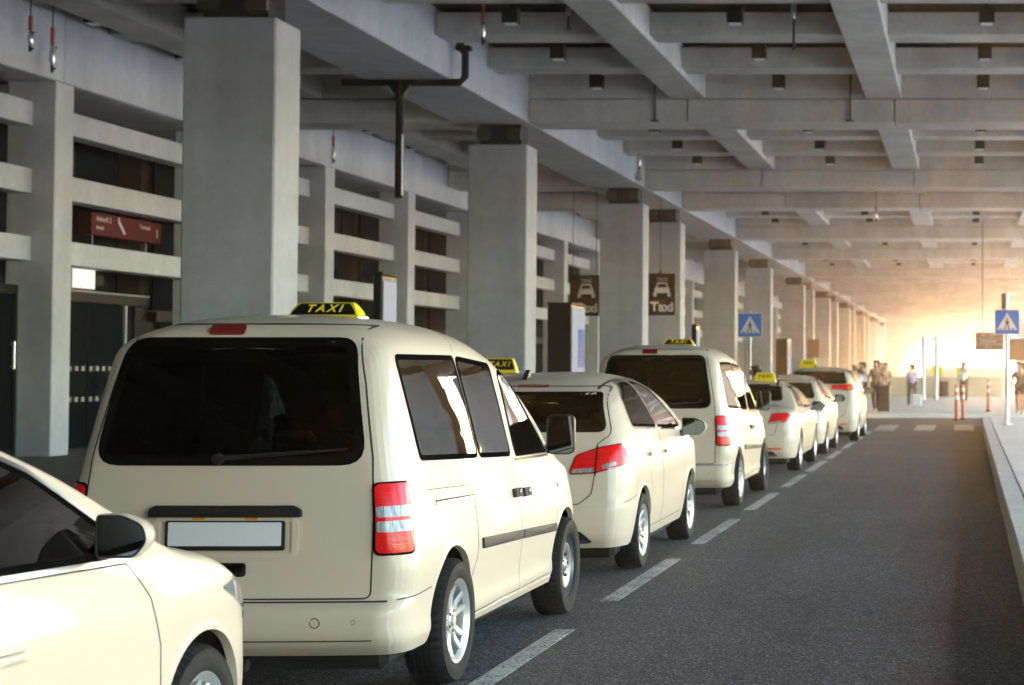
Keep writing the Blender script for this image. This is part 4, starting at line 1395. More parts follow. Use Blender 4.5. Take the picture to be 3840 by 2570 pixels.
h3 = copy_tree(hatch.root)
h3.location = (-5.83, 20.3, 0)
h3['label'] = 'ivory taxi in the left lane, only its roof sign showing past the nearest van'
for ch in list(hatch.root.children):
    if ch.name.startswith('roof_sign'):
        for q in list(ch.children):
            bpy.data.objects.remove(q)
        bpy.data.objects.remove(ch)
FRONT = dict(L=4.45, zs=0.20, zmax=1.56, cell=0.026,
    W=[(0.20, 0.85), (0.30, 0.875), (0.5, 0.89), (0.74, 0.888), (0.86, 0.880), (0.93, 0.868), (1.03, 0.84), (1.13, 0.80), (1.35, 0.71), (1.52, 0.62), (1.65, 0.56)],
    top=[(0, 1.15), (0.05, 1.22), (0.2, 1.32), (0.6, 1.52), (1.2, 1.59), (2.0, 1.60), (2.35, 1.565), (2.7, 1.435), (3.05, 1.265), (3.3, 1.13), (3.42, 1.085), (3.75, 1.02), (4.05, 0.92), (4.25, 0.81), (4.38, 0.69), (4.45, 0.52)],
    rh=[(0, 0.15), (0.5, 0.17), (2.2, 0.16), (2.7, 0.10), (3.3, 0.085), (3.7, 0.10), (4.1, 0.14), (4.45, 0.2)],
    rear=[(0.20, 0.1), (0.35, 0.0), (0.7, 0.0), (1.0, 0.1), (1.4, 0.35)],
    front=[(0.20, 0.06), (0.35, 0.0), (0.55, 0.02), (0.75, 0.05), (1.5, 0.1)],
    rc=0.4, rcx=0.2, fc=0.78, fcx=0.40, n=2.6, bulge_r=0.08, bulge_f=0.14)
FQ = dict(HQ)
FQ.update(wr=0.95, wf=3.58, rad=0.325, track=0.885,
    rw=[(-0.60, 1.05), (0.60, 1.05), (0.52, 1.33), (-0.52, 1.33)],
    dw=[(0.75, 1.10), (1.85, 1.07), (1.80, 1.495), (1.2, 1.48), (0.85, 1.28)],
    fw=[(1.92, 1.068), (3.10, 1.035), (2.93, 1.16), (2.60, 1.355), (2.25, 1.49), (1.88, 1.50)],
    ws=[(-0.66, 1.14), (0.66, 1.14), (0.54, 1.53), (-0.54, 1.53)],
    tg=rounded([(-0.55, 0.55), (0.55, 0.55), (0.62, 0.95), (0.55, 1.25), (-0.55, 1.25), (-0.62, 0.95)], 0.06),
    rdoor=[(1.30, 0.45), (1.36, 0.66), (1.15, 0.85), (1.05, 1.07), (1.88, 1.05), (1.88, 0.27), (1.36, 0.27)],
    fdoor=rounded([(1.895, 0.27), (1.895, 1.05), (3.02, 1.015), (3.14, 0.88), (3.20, 0.70), (3.20, 0.42), (3.12, 0.27)], 0.05),
    msize=(0.18, 0.15), handles=[(1.45, 0.83), (2.15, 0.82)],
    hood=rounded([(-0.70, 3.36), (0.70, 3.36), (0.60, 3.95), (0.45, 4.25), (-0.45, 4.25), (-0.60, 3.95)], 0.10),
    bump=0.50, lamp=[(0.45, 0.75), (0.78, 0.78), (0.78, 0.95), (0.45, 0.92)], clear=[], refl=[(0.5, 0.35), (0.66, 0.35), (0.66, 0.38), (0.5, 0.38)],
    hv=('R', 'L'), head=[(3.74, 0.845, 0.01), (3.95, 0.875, 0.03), (4.20, 0.815, 0.03), (4.40, 0.67, 0.02), (4.34, 0.60, 0.02), (4.10, 0.70, 0.06)],
    mirror=(0.93, 2.80, 1.13), sign=(0, 1.3, 1.59, 'plain', 0.38, 0.12), fglass='glass_deep', dglass='glass_deep', framem='steel', seats=[(0.9, 0.95), (1.95, 1.0)], dash=(2.75, 0.97))
for k in ('roofline', 'antenna', 'brake', 'split'): FQ.pop(k, None)
fcar = build_hatch('taxi_car', 'ivory taxi car cut off at the lower left, its front wing and mirror showing', FRONT, FQ)
fcar.root.location = (-3.79, 3.28, 0)
# ================================================================ signs, totems, services, people
M['sign_brown'] = mat('dark_brown_sign', (0.022, 0.006, 0.004), 0.6, spec=0.1)
M['sign_white'] = mat('sign_print_white', (0.62, 0.58, 0.58), 0.5)
M['sign_red'] = mat('dull_red_sign', (0.11, 0.02, 0.026), 0.7, spec=0.03)
M['sign_red_dark'] = mat('dark_red_box', (0.02, 0.003, 0.003), 0.7, spec=0.03)
M['sign_blue'] = mat('traffic_sign_blue', (0.03, 0.16, 0.52), 0.4)
M['screen'] = mat('lit_screen', (0.14, 0.14, 0.16), 0.5, spec=0.0, emit=((0.90, 0.93, 1.0), 0.012))
M['screen_blue'] = mat('lit_screen_blue', (0.04, 0.07, 0.22), 0.6, spec=0.02, emit=((0.10, 0.17, 0.45), 0.008))
M['orange'] = mat('orange_plastic', (0.75, 0.12, 0.03), 0.5)
M['kiosk_yellow'] = mat('yellow_panel', (0.80, 0.72, 0.05), 0.5)
M['kiosk_wall'] = mat('cream_panel', (0.55, 0.46, 0.34), 0.7, noise=(1.5, 0.05))
M['skin'] = mat('skin', (0.50, 0.30, 0.21), 0.6)
M['hair_dark'] = mat('dark_hair', (0.03, 0.018, 0.012), 0.7)
M['hair_fair'] = mat('fair_hair', (0.35, 0.24, 0.12), 0.7)
M['case_brown'] = mat('brown_suitcase', (0.06, 0.035, 0.02), 0.5)
M['case_white'] = mat('white_bag', (0.65, 0.65, 0.65), 0.6)
def cloth(name, c): return mat(name, c, 0.9, noise=(14, 0.12))

def taxi_pictogram(parent, o, s):
    """car seen from the front with a little roof sign; o = centre, s = width"""
    def P(pts, d=0.004):
        b = MB().prism([(a * s, c * s) for a, c in pts], lambda a, c, t: (o[0] + a, o[1] - t, o[2] + c), 0.0, d)
        return b
    mb = P([(-0.44, -0.20), (-0.44, 0.05), (-0.36, 0.12), (0.36, 0.12), (0.44, 0.05), (0.44, -0.20)])
    mb.prism([(-0.50, -0.40), (-0.32, -0.40), (-0.32, -0.19), (-0.50, -0.19)], lambda a, c, t: (o[0] + a * s, o[1] - t, o[2] + c * s), 0.0, 0.0045)
    mb.prism([(0.32, -0.40), (0.50, -0.40), (0.50, -0.19), (0.32, -0.19)], lambda a, c, t: (o[0] + a * s, o[1] - t, o[2] + c * s), 0.0, 0.0045)
    roofp = [(-0.38, 0.115), (-0.26, 0.42), (0.26, 0.42), (0.38, 0.115), (0.28, 0.115), (0.20, 0.33), (-0.20, 0.33), (-0.28, 0.115)]
    mb.prism(roofp, lambda a, c, t: (o[0] + a * s, o[1] - t, o[2] + c * s), 0.0, 0.0043)
    return mb.build('pictogram', M['sign_white'], parent)

def taxi_sign(x, y, label, hang):
    t = thing('taxi_sign', label, 'sign', (x, y, 0), 'brown taxi rank signs')
    MB().box(-0.50, 0.50, -0.03, 0.03, 3.46, 4.86, 0, 0.01).build('board', M['sign_brown'], t)
    taxi_pictogram(t, (0.06, -0.031, 4.32), 0.58)
    text('TAXI', 0.17, M['sign_white'], frame((0.06, -0.033, 4.66), (1, 0, 0), (0, 0, 1)), t, 0.002)
    text('Taxi', 0.44, M['sign_white'], frame((0.06, -0.033, 3.73), (1, 0, 0), (0, 0, 1)), t, 0.002, bold=0.012)
    b = MB()
    for a, c, q in hang:
        b.tube([a, c], q, 8)
    b.build('bracket', M['black'], t)
taxi_sign(-10.30, 60.0, 'brown Taxi sign with car symbol in front of the fourth column, fully visible', [((0.0, 0, 4.9), (0.0, 0, 7.38), 0.012), ((0.0, 0, 4.85), (0.0, 0, 4.95), 0.04)])
taxi_sign(-13.05, 61.0, 'brown Taxi sign left of the third column, its lower part behind a black totem', [((-0.4, 0, 4.86), (-0.4, 0, 8.05), 0.011), ((0.4, 0, 4.86), (0.4, 0, 8.05), 0.011)])

# red terminal board behind the louvre bars of the first visible bay
rs = thing('terminal_sign', 'dull red Ankunft and Terminal sign between two louvre bars at left', 'sign', (-17.35, 35.15, 4.33), None)
MB().box(-0.12, 0.12, 0.0, 3.05, 0.0, 0.44, 0, 0.01).build('board', M['sign_red'], rs)
MB().box(-0.13, 0.125, -0.004, 0.0, 0.0, 0.44).build('board_end', M['sign_red_dark'], rs)
fr = lambda y, z: frame((0.123, y, z), (0, 1, 0), (0, 0, 1))
text('Ankunft 2', 0.155, M['sign_white'], fr(0.52, 0.325), rs)
text('Arrival', 0.11, M['sign_white'], fr(0.36, 0.15), rs)
text('Terminal', 0.135, M['sign_white'], fr(2.30, 0.30), rs)
text('1', 0.24, M['sign_white'], fr(2.86, 0.20), rs, bold=0.01)
b = MB()
b.tube([(0.125, 1.12, 0.33), (0.125, 1.38, 0.10)], 0.03, 6)
b.tube([(0.125, 1.12, 0.33), (0.125, 1.13, 0.41)], 0.02, 6)
b.build('arrow', M['sign_white'], rs)
MB().tube([(0, 0.3, 0), (0, 0.3, -0.2)], 0.015, 6).tube([(0, 2.6, 0), (0, 2.6, -0.2)], 0.015, 6).build('bracket', M['frame_alu'], rs)

# lit box over the entrance and the framed glass door leaf
lb = thing('lit_box', 'small white lit box above the terminal entrance at left', 'light box', (-17.3, 34.35, 3.22))
MB().box(-0.10, 0.10, 0, 0.95, 0, 0.48, 0, 0.02).build('housing', M['frame_alu'], lb)
MB().box(0.101, 0.106, 0.03, 0.92, 0.03, 0.45).build('face', mat('lit_face', (0.8, 0.8, 0.8), 0.4, emit=((0.92, 0.97, 1.0), 0.012)), lb)
MB().box(-0.10, 0.10, 0.955, 1.3, 0.1, 0.3, 0, 0.02).build('side_box', M['frame_dark'], lb)
en = thing('entrance_portal', 'dark framed glass entrance with pale metal post between facade columns', 'entrance', (-17.35, 34.2, 0.12))
MB().box(-0.08, 0.08, 0.0, 3.6, 2.86, 3.05, 0, 0.01).build('lintel', M['frame_dark'], en)
MB().box(-0.10, 0.10, 0.0, 3.6, 3.052, 3.09, 0, 0.01).build('lintel_cap', M['frame_alu'], en)
MB().box(-0.06, 0.06, 2.58, 2.66, 0.0, 2.855, 0, 0.005).build('post', M['frame_alu'], en)
MB().box(-0.07, 0.07, 2.97, 3.14, 0.0, 2.855, 0, 0.005).build('post', M['frame_dark'], en)
for y0, y1 in ((0.05, 1.1), (1.14, 2.57), (2.67, 2.96)):
    g = MB().box(-0.012, 0.012, y0, y1, 0.02, 2.84)
    g.build('glass_leaf', M['glass_green'], en)
    for z in (0.92, 1.52):
        n = 4 if y1 - y0 > 0.5 else 1
        for k in range(n):
            MB().box(0.013, 0.015, y0 + 0.06 + k * 0.26, y0 + 0.17 + k * 0.26, z, z + 0.09).build('glass_marking', M['frame_alu'], en)
dl = thing('glass_door', 'black framed glass door standing open at the left edge', 'door', (-17.0, 30.58, 0.12))
MB().box(-0.04, 0.04, 0.0, 0.09, 0, 3.06).box(-0.04, 0.04, 1.3, 1.39, 0, 3.06).box(-0.04, 0.04, 0.092, 1.298, 2.9, 3.06).box(-0.04, 0.04, 0.092, 1.298, 0, 0.12).build('door_frame', M['black'], dl)
MB().box(-0.008, 0.008, 0.092, 1.298, 0.122, 2.898).build('pane', M['glass_green'], dl)
MB().tube([(0.09, 1.2, 1.55), (0.09, 1.2, 2.05)], 0.025, 8).tube([(0.04, 1.2, 1.6), (0.09, 1.2, 1.6)], 0.015, 6).tube([(0.04, 1.2, 2.0), (0.09, 1.2, 2.0)], 0.015, 6).build('handle', M['steel'], dl)
MB().box(0.041, 0.05, 1.385, 1.42, 0, 3.06).build('door_edge', M['frame_alu'], dl)

# information totems on the pavement edge
def totem(x, y, label, w, d, blue=False):
    t = thing('info_totem', label, 'totem', (x, y, 0.11), 'dark information totems')
    MB().box(-w, 0, 0, d, 0, 2.82, 0, 0.02).build('case', M['black'], t)
    MB().box(0.001, 0.012, 0.05, d - 0.05, 0.9, 2.74).build('screen', M['screen'], t)
    if blue:
        MB().box(0.0125, 0.016, d * 0.45, d - 0.08, 1.6, 2.35).build('map_panel', M['screen_blue'], t)
    MB().box(-w - 0.01, 0.014, -0.01, d + 0.01, 2.822, 2.86, 0, 0.008).build('cap', M['frame_dark'], t)
totem(-7.72, 23.6, 'black totem with bright screen between first and second wide columns', 0.12, 0.62)
totem(-7.68, 34.7, 'large black totem with blue and white screen, left of the third wide column', 0.46, 1.25, True)
totem(-7.95, 52.5, 'slim dark totem beside the fifth column, seen over the second van', 0.14, 0.7)
totem(-7.85, 78.0, 'dark totem with narrow white screen behind the saloon taxi', 0.5, 1.6)

# pedestrian crossing signs
def crossing_sign(x, y, z0, ztop, label, r, above=False):
    t = thing('crossing_sign', label, 'traffic sign', (x, y, z0), 'blue pedestrian crossing signs')
    MB().tube([(0, 0, 0), (0, 0, ztop + (0.42 if above else 0.05) - z0)], r, 12).tube([(0, 0, 0), (0, 0, 0.03)], r * 2.5, 12).build('pole', M['white'] if above else M['galv'], t)
    zc = ztop - 0.31 - z0
    q = rounded([(-0.315, -0.315), (0.315, -0.315), (0.315, 0.315), (-0.315, 0.315)], 0.04)
    f = lambda a, c, tt: (a, -r - 0.012 - tt, zc + c)
    MB().prism(q, f, -0.008, 0.0).build('border', M['sign_white'], t)
    q = rounded([(-0.295, -0.295), (0.295, -0.295), (0.295, 0.295), (-0.295, 0.295)], 0.03)
    MB().prism(q, f, 0.001, 0.003).build('plate', M['sign_blue'], t)
    MB().prism([(-0.255, -0.20), (0.255, -0.20), (0.0, 0.235)], f, 0.004, 0.006).build('triangle', M['sign_white'], t)
    b = MB()
    for pl in ([(-0.03, 0.075), (0.0, 0.105), (0.03, 0.075), (0.0, 0.045)], [(-0.025, 0.04), (0.03, 0.03), (0.025, -0.06), (-0.02, -0.06)], [(-0.02, -0.055), (0.005, -0.055), (-0.045, -0.15), (-0.075, -0.15)],
               [(0.0, -0.055), (0.026, -0.055), (0.06, -0.15), (0.03, -0.15)], [(-0.02, 0.03), (-0.06, -0.02), (-0.045, -0.035), (-0.015, 0.0)], [(0.028, 0.025), (0.065, -0.025), (0.05, -0.035), (0.02, 0.0)]):
        b.prism(pl, f, 0.0065, 0.0085)
    for k in range(4):
        b.prism([(-0.19 + k * 0.105, -0.19), (-0.135 + k * 0.105, -0.19), (-0.14 + k * 0.10, -0.16), (-0.18 + k * 0.10, -0.16)], f, 0.0065, 0.008)
    b.build('walking_figure', M['sign_black'], t)
    if above:
        MB().tube([(-0.09, 0.02, ztop - z0 + 0.0), (-0.09, 0.02, ztop - z0 + 0.40)], 0.05, 10).build('sign_lamp', M['brown'], t)
crossing_sign(-5.56, 45.8, 0.0, 3.10, 'blue crossing sign on the left, above the queue beside the sixth column', 0.03)
crossing_sign(0.98, 44.6, 0.285, 3.15, 'blue crossing sign on a white pole on the right-hand island', 0.052, True)

# rain pipe slung under the girder
dp = thing('drain_pipe', 'black drain pipe hanging from the girder between first and second wide columns', 'pipe', (-10.1, 35.2, 7.39))
b = MB()
b.tube([(0.08, 0, 1.3), (0.08, 0, 0.62)], 0.085, 12)
b.tube([(0.08, 0, 0.62), (0.18, 0, 0.52), (0.18, 0, 0.05), (0.08, 0, -0.06), (-2.25, 0, -0.06)], 0.075, 12)
b.build('feed_pipe', M['black'], dp)
MB().tube([(-1.10, 0, -0.04), (-1.10, 0, -2.35)], 0.085, 12).build('down_pipe', M['black'], dp)
MB().prism([(-1.36, -0.05), (-0.84, -0.05), (-1.02, -0.32), (-1.18, -0.32)], lambda a, c, t: (a, t, c), -0.07, 0.07).build('pipe_tee', M['black'], dp)
MB().box(0.0, 0.30, -0.10, 0.10, 0.57, 0.66, 0, 0.01).build('pipe_clamp', M['black'], dp)
MB().tube([(-1.02, -0.09, -1.1), (-1.02, -0.09, -2.30)], 0.022, 8).build('cable_sheath', M['galv'], dp)

# hanging hose connectors
def connector(x, y, z, L, label, red=True, bag=False):
    t = thing('hanging_connector', label, 'hose connector', (x, y, z), 'hanging service connectors')
    MB().tube([(0, 0, 8.6 - z), (0, 0, 0)], 0.012, 6).build('cord', M['black'], t)
    if red: MB().tube([(0, 0, 0.0), (0, 0, -L * 0.40)], 0.035, 10).build('red_sleeve', M['red_sleeve'], t)
    z0 = -L * 0.41 if red else 0
    MB().tube([(0, 0, z0), (0, 0, z0 - L * 0.12), (0, 0, z0 - L * 0.32), (0, 0, z0 - L * 0.42)], [0.03, 0.05, 0.055, 0.025], 10).tube([(0.0, 0, z0 - 0.03), (0.09, 0, z0 - 0.03)], 0.018, 6).build('silver_coupling', M['steel'], t)
    MB().tube([(0, 0, z0 - L * 0.42), (0, 0, -L)], 0.026, 8).tube([(0, 0, -L * 0.93), (0.06, 0, -L * 0.91)], 0.02, 6).build('nozzle', M['brown'], t)
    if bag:
        MB().lathe([(0.01, 0.16), (0.05, 0.10), (0.11, -0.02), (0.13, -0.14), (0.07, -0.20), (0.005, -0.21)], 12, 0, 'Z', c=(0, 0, -L - 0.1)).build('wrapped_bag', M['galv'], t)
connector(-8.95, 32.9, 8.42, 0.75, 'red and silver hose connector hanging left of the first ceiling light row, right of girder')
connector(-7.40, 33.0, 8.40, 0.45, 'short silver hose connector hanging beside the left wide long beam', False)
connector(-3.24, 33.2, 8.62, 1.0, 'long silver hose connector hanging between the two wide long beams', False)
connector(-16.2, 30.8, 7.78, 0.62, 'red hose connector at the top left corner, left one of two')
connector(-16.2, 31.55, 7.72, 0.80, 'red hose connector at the top left corner, right one of two')
connector(-16.2, 45.6, 7.62, 0.70, 'red hose connector on the facade girder right of the first wide column')
connector(-9.75, 53.0, 8.30, 0.75, 'hose connector wrapped in a grey bag before the third wide column', True, True)
connector(-3.0, 58.5, 7.0, 0.5, 'small red and silver connector under the middle of the ceiling grid')
# thin conduits on the face of the second main beam
for x, lab in ((-7.25, 'thin dark conduit on the main beam left of the middle ceiling bay'), (-2.72, 'thin dark conduit on the main beam beside the wide long beam')):
    t = thing('conduit', lab, 'conduit', (x, 41.34, 7.4))
    MB().tube([(0, 0, 1.1), (0, 0, 0.02)], 0.025, 8).build('tube', M['brown'], t)
    MB().box(-0.09, 0.09, -0.03, 0.05, 0.0, 0.03).build('foot', M['brown'], t)

# flexible posts, white posts
def post(x, y, z, label):
    t = thing('flexible_post', label, 'post', (x, y, z), 'orange flexible posts at the crossing')
    MB().tube([(0, 0, 0), (0, 0, 0.05)], 0.10, 12).build('foot', M['black'], t)
    MB().tube([(0, 0, 0.05), (0, 0, 1.12), (0, 0, 1.14)], [0.055, 0.05, 0.02], 12).build('tube', M['orange'], t)
    for zz in (0.68, 0.93):
        MB().tube([(0, 0, zz), (0, 0, zz + 0.12)], 0.056, 12).build('white_band', M['white'], t)
post(-0.36, 58.0, 0.0, 'orange and white post, left one of the close pair at the end of the road')
post(-0.15, 58.8, 0.0, 'orange and white post, right one of the close pair at the end of the road')
post(0.74, 63.8, 0.15, 'orange and white post between the close pair and the crossing sign pole')
post(1.88, 66.0, 0.15, 'orange and white post at the right edge, right of the crossing sign pole')
for x, y, lab in ((-2.12, 86, 'pale thin post left of the yellow panel kiosk'), (-1.52, 87, 'pale thin post just before the yellow panel kiosk')):
    t = thing('pale_post', lab, 'post', (x, y, 0.15))
    MB().tube([(0, 0, 0), (0, 0, 3.1)], 0.09, 10).build('tube', M['white'], t)
    MB().tube([(0, 0, 0), (0, 0, 0.03)], 0.18, 10).build('foot', M['galv'], t)

# kiosk with its pale roof at the bright far end
kk = thing('kiosk', 'pale kiosk with yellow panels and a low counter at the bright far end', 'kiosk', (-1.0, 97.0, 0.15))
MB().box(-3.2, 2.9, 0, 0.25, 0, 1.05, 0, 0.02).build('counter', M['kiosk_wall'], kk)
MB().box(-3.3, 3.0, -0.08, 0.33, 1.052, 1.10, 0, 0.01).build('counter_top', M['white'], kk)
MB().box(-1.75, 3.4, 2.2, 5.0, 1.55, 2.85, 0, 0.05).build('fascia', mat('fascia_added_glow', (0.8, 0.8, 0.8), 0.5, emit=((1.0, 0.98, 0.93), 0.07)), kk)  # glow is added, standing in for the overexposed white at the far end
MB().box(-1.75, 3.5, 2.05, 5.2, 2.853, 2.95, 0, 0.03).build('roof', M['white'], kk)
for x in (-1.5, 0.9, 3.2):
    MB().box(x, x + 0.10, 2.3, 2.4, 0, 1.548).build('upright', M['galv'], kk)
for x0, x1, z0, z1 in ((-1.0, -0.35, 1.12, 1.66), (0.35, 0.8, 1.12, 1.6)):
    MB().box(x0, x1, 0.30, 0.36, z0, z1, 0, 0.01).build('yellow_panel', M['kiosk_yellow'], kk)
MB().box(-0.45, -0.05, -0.35, -0.02, 0, 0.82, 0, 0.02).build('bin', M['case_brown'], kk)
MB().box(-1.55, 3.3, 4.6, 4.7, 0, 1.548).build('back_panel', M['kiosk_wall'], kk)

# direction boards hung from the roof on the right
db = thing('direction_boards', 'stack of brown direction boards hanging at the right above the far posts', 'sign', (0.85, 70.0, 0))
for x, zt in ((-0.27, 7.4), (0.25, 4.0)):
    MB().tube([(x, 0, 3.0), (x, 0, zt)], 0.02, 8).build('hanger', M['brown'], db)
for k, (z, n) in enumerate(((2.86, 'A1 - A9'), (2.63, 'Terminal'), (2.40, 'P 2'))):
    q = MB().box(-0.55, 0.55, -0.06, 0.06, z, z + 0.22, 0, 0.01).build('board', mat('board_brown', (0.20, 0.10, 0.06), 0.6) if k == 0 else M['board'], db)
    if k == 0: M['board'] = q.data.materials[0]
    text(n, 0.17, M['sign_white'], frame((-0.05, -0.063, z + 0.11), (1, 0, 0), (0, 0, 1)), q, 0.002)
bb = thing('wall_board', 'brown board with pale picture at the right edge beside the crossing sign', 'sign', (2.75, 80.0, 0))
MB().box(-0.95, 1.3, -0.05, 0.05, 2.0, 3.0, 0, 0.01).build('board', M['board'], bb)
MB().box(-0.5, 1.2, -0.056, -0.051, 3.02, 3.9).build('picture', M['sign_white'], bb)
MB().tube([(-0.8, 0, 0.15), (-0.8, 0, 2.0)], 0.05, 8).tube([(1.1, 0, 0.15), (1.1, 0, 3.9)], 0.05, 8).build('post', M['galv'], bb)
nb = thing('notice_board', 'small brown notice board on a column far down the row', 'sign', (-9.2, 107, 0.12))
MB().box(-0.35, 0.35, -0.04, 0.04, 2.2, 3.3, 0, 0.02).build('board', M['board'], nb)
MB().tube([(0, 0.06, 0), (0, 0.06, 3.2)], 0.05, 8).build('post', M['galv'], nb)

# ---------------------------------------------------------------- people
def skin_mesh(name, verts, edges, radii, m, root=0, sub=1):
    me = bpy.data.meshes.new(name)
    me.from_pydata(verts, edges, [])
    o = bpy.data.objects.new(name, me)
    COL.objects.link(o)
    md = o.modifiers.new('skin', 'SKIN')
    md.use_smooth_shade = True
    sv = me.skin_vertices[0].data
    for i, r in enumerate(radii):
        sv[i].radius = (r, r) if not isinstance(r, tuple) else r
        sv[i].use_root = (i == root)
    ss = o.modifiers.new('sub', 'SUBSURF')
    ss.levels = ss.render_levels = sub
    dg = bpy.context.evaluated_depsgraph_get()
    out = bpy.data.meshes.new_from_object(o.evaluated_get(dg))
    bpy.data.objects.remove(o)
    bpy.data.meshes.remove(me)
    out.materials.clear()
    out.materials.append(m)
    return out

def person(x, y, z, label, face=0.0, stride=0.25, arm=0.2, shirt=(0.5, 0.5, 0.55), legs=(0.05, 0.05, 0.07), hair='hair_dark', height=1.75, long_hair=False, reach=False, shorts=False):
    t = thing('person', label, 'person', (x, y, z), 'people beyond the taxis', face)
    t.scale = (height / 1.75,) * 3
    s = stride
    J = {'pelvis': (0, 0, 0.95), 'waist': (0, 0, 1.10), 'chest': (0, 0.01, 1.30), 'neck': (0, 0.0, 1.47), 'head0': (0, 0.02, 1.54), 'head1': (0, 0.03, 1.62), 'head2': (0, 0.015, 1.71),
         'lh': (-0.10, 0, 0.92), 'lk': (-0.11, s * 0.55 + 0.04, 0.50), 'la': (-0.11, s * 0.9 - 0.02, 0.09), 'lt': (-0.12, s * 0.9 + 0.15, 0.03),
         'rh': (0.10, 0, 0.92), 'rk': (0.11, -s * 0.25 + 0.04, 0.50), 'ra': (0.11, -s * 0.9, 0.10), 'rt': (0.12, -s * 0.9 + 0.16, 0.03),
         'ls': (-0.18, 0, 1.41), 'le': (-0.23, -arm * 0.4, 1.14), 'lw': (-0.24, arm * 0.1, 0.90), 'lp': (-0.24, arm * 0.1 + 0.03, 0.82),
         'rs': (0.18, 0, 1.41), 're': (0.23, arm * 0.4, 1.14), 'rw': (0.24, arm * 1.2, 0.93), 'rp': (0.24, arm * 1.2 + 0.04, 0.86)}
    if reach:
        J.update(re=(0.28, 0.12, 1.20), rw=(0.36, 0.32, 1.08), rp=(0.38, 0.39, 1.04))
    rad = dict(pelvis=0.13, waist=0.125, chest=0.145, neck=0.055, head0=0.07, head1=0.098, head2=0.07, lh=0.09, lk=0.058, la=0.042, lt=0.035, rh=0.09, rk=0.058, ra=0.042, rt=0.035, ls=0.06, le=0.043, lw=0.028, lp=0.034, rs=0.06, re=0.043, rw=0.028, rp=0.034)
    E = [('pelvis', 'waist'), ('waist', 'chest'), ('chest', 'neck'), ('neck', 'head0'), ('head0', 'head1'), ('head1', 'head2'), ('pelvis', 'lh'), ('lh', 'lk'), ('lk', 'la'), ('la', 'lt'), ('pelvis', 'rh'), ('rh', 'rk'), ('rk', 'ra'), ('ra', 'rt'),
         ('chest', 'ls'), ('ls', 'le'), ('le', 'lw'), ('lw', 'lp'), ('chest', 'rs'), ('rs', 're'), ('re', 'rw'), ('rw', 'rp')]
    names = list(J)
    V = [Vector(J[n]) for n in names]
    Rr = [rad[n] for n in names]
    ED = [(names.index(a), names.index(b)) for a, b in E]
    for h in 'lr':
        p, w = Vector(J[h + 'p']), Vector(J[h + 'w'])
        d = (p - w).normalized()
        for k in range(4):
            o = Vector((0, 1, 0)) * (k - 1.5) * 0.018
            i0 = len(V)
            V += [p + o + d * 0.045, p + o * 1.1 + d * (0.08 + (0.012 if k in (1, 2) else 0)) + Vector((0.012 if h == 'l' else -0.012, 0, 0))]
            Rr += [0.009, 0.007]
            ED += [(names.index(h + 'p'), i0), (i0, i0 + 1)]
        i0 = len(V)
        V += [w.lerp(p, 0.6) + Vector((0, 0.045, 0)), p + Vector((0, 0.055, -0.03))]
        Rr += [0.011, 0.008]
        ED += [(names.index(h + 'w'), i0), (i0, i0 + 1)]
    i0 = len(V)          # nose
    V += [Vector((0, 0.135, 1.615))]; Rr += [0.014]; ED += [(names.index('head1'), i0)]
    link(skin_mesh('body', V, ED, Rr, M['skin']), 'body', t)
    def shell(nm, keys, edges, grow, m, extra=None):
        k = list(keys)
        link(skin_mesh(nm, [J[q] if q in J else extra[q] for q in k], [(k.index(a), k.index(b)) for a, b in edges], [keys[q] for q in k], m), nm, t)
    ml = Vector(J['ls']).lerp(Vector(J['le']), 0.85)
    mr = Vector(J['rs']).lerp(Vector(J['re']), 0.85)
    shell('shirt', dict(waist=0.150, pelvis=0.150, chest=0.165, ls=0.078, rs=0.078, ml=0.064, mr=0.064), [('pelvis', 'waist'), ('waist', 'chest'), ('chest', 'ls'), ('chest', 'rs'), ('ls', 'ml'), ('rs', 'mr')], 0, cloth('shirt_cloth', shirt), dict(ml=ml, mr=mr))
    if shorts:
        ex = dict(a=Vector(J['lh']).lerp(Vector(J['lk']), 0.75), b=Vector(J['rh']).lerp(Vector(J['rk']), 0.75))
        shell('shorts', dict(pelvis=0.145, lh=0.105, rh=0.105, a=0.085, b=0.085), [('pelvis', 'lh'), ('pelvis', 'rh'), ('lh', 'a'), ('rh', 'b')], 0, cloth('shorts_cloth', legs), ex)
    else:
        shell('trousers', dict(pelvis=0.145, lh=0.105, lk=0.078, la=0.065, rh=0.105, rk=0.078, ra=0.065), [('pelvis', 'lh'), ('lh', 'lk'), ('lk', 'la'), ('pelvis', 'rh'), ('rh', 'rk'), ('rk', 'ra')], 0, cloth('trouser_cloth', legs))
    hv = [(0, -0.02, 1.66), (0, -0.01, 1.735), (0, -0.055, 1.60)] + ([(0, -0.075, 1.45)] if long_hair else [])
    link(skin_mesh('hair', hv, [(0, 1), (0, 2)] + ([(2, 3)] if long_hair else []), [0.10, 0.075, 0.085] + ([0.07] if long_hair else []), M[hair]), 'hair', t)
    for sx in (-0.035, 0.035):
        MB().lathe([(0.012, 0.0), (0.001, 0.006)], 8, 0, 'Y', c=(sx, 0.115, 1.635)).build('eye', M['hair_dark'], t)
    MB().box(-0.028, 0.028, 0.098, 0.112, 1.565, 1.573).build('mouth', mat('lips', (0.30, 0.11, 0.09), 0.6), t)
    return t
def XY(px, Y): return -(2214 - px) / 4100 * Y
person(XY(1957, 58), 58, 0.0, 'person in a pale shirt reaching forward beside the people-carrier taxi', 0.4, 0.15, 0.2, (0.62, 0.60, 0.66), (0.10, 0.06, 0.04), 'hair_fair', 1.78, reach=True)
person(XY(1974, 66), 66, 0.15, 'person in a white shirt behind the one reaching forward', 2.6, 0.1, 0.1, (0.70, 0.69, 0.72), (0.12, 0.07, 0.05), 'hair_dark', 1.74)
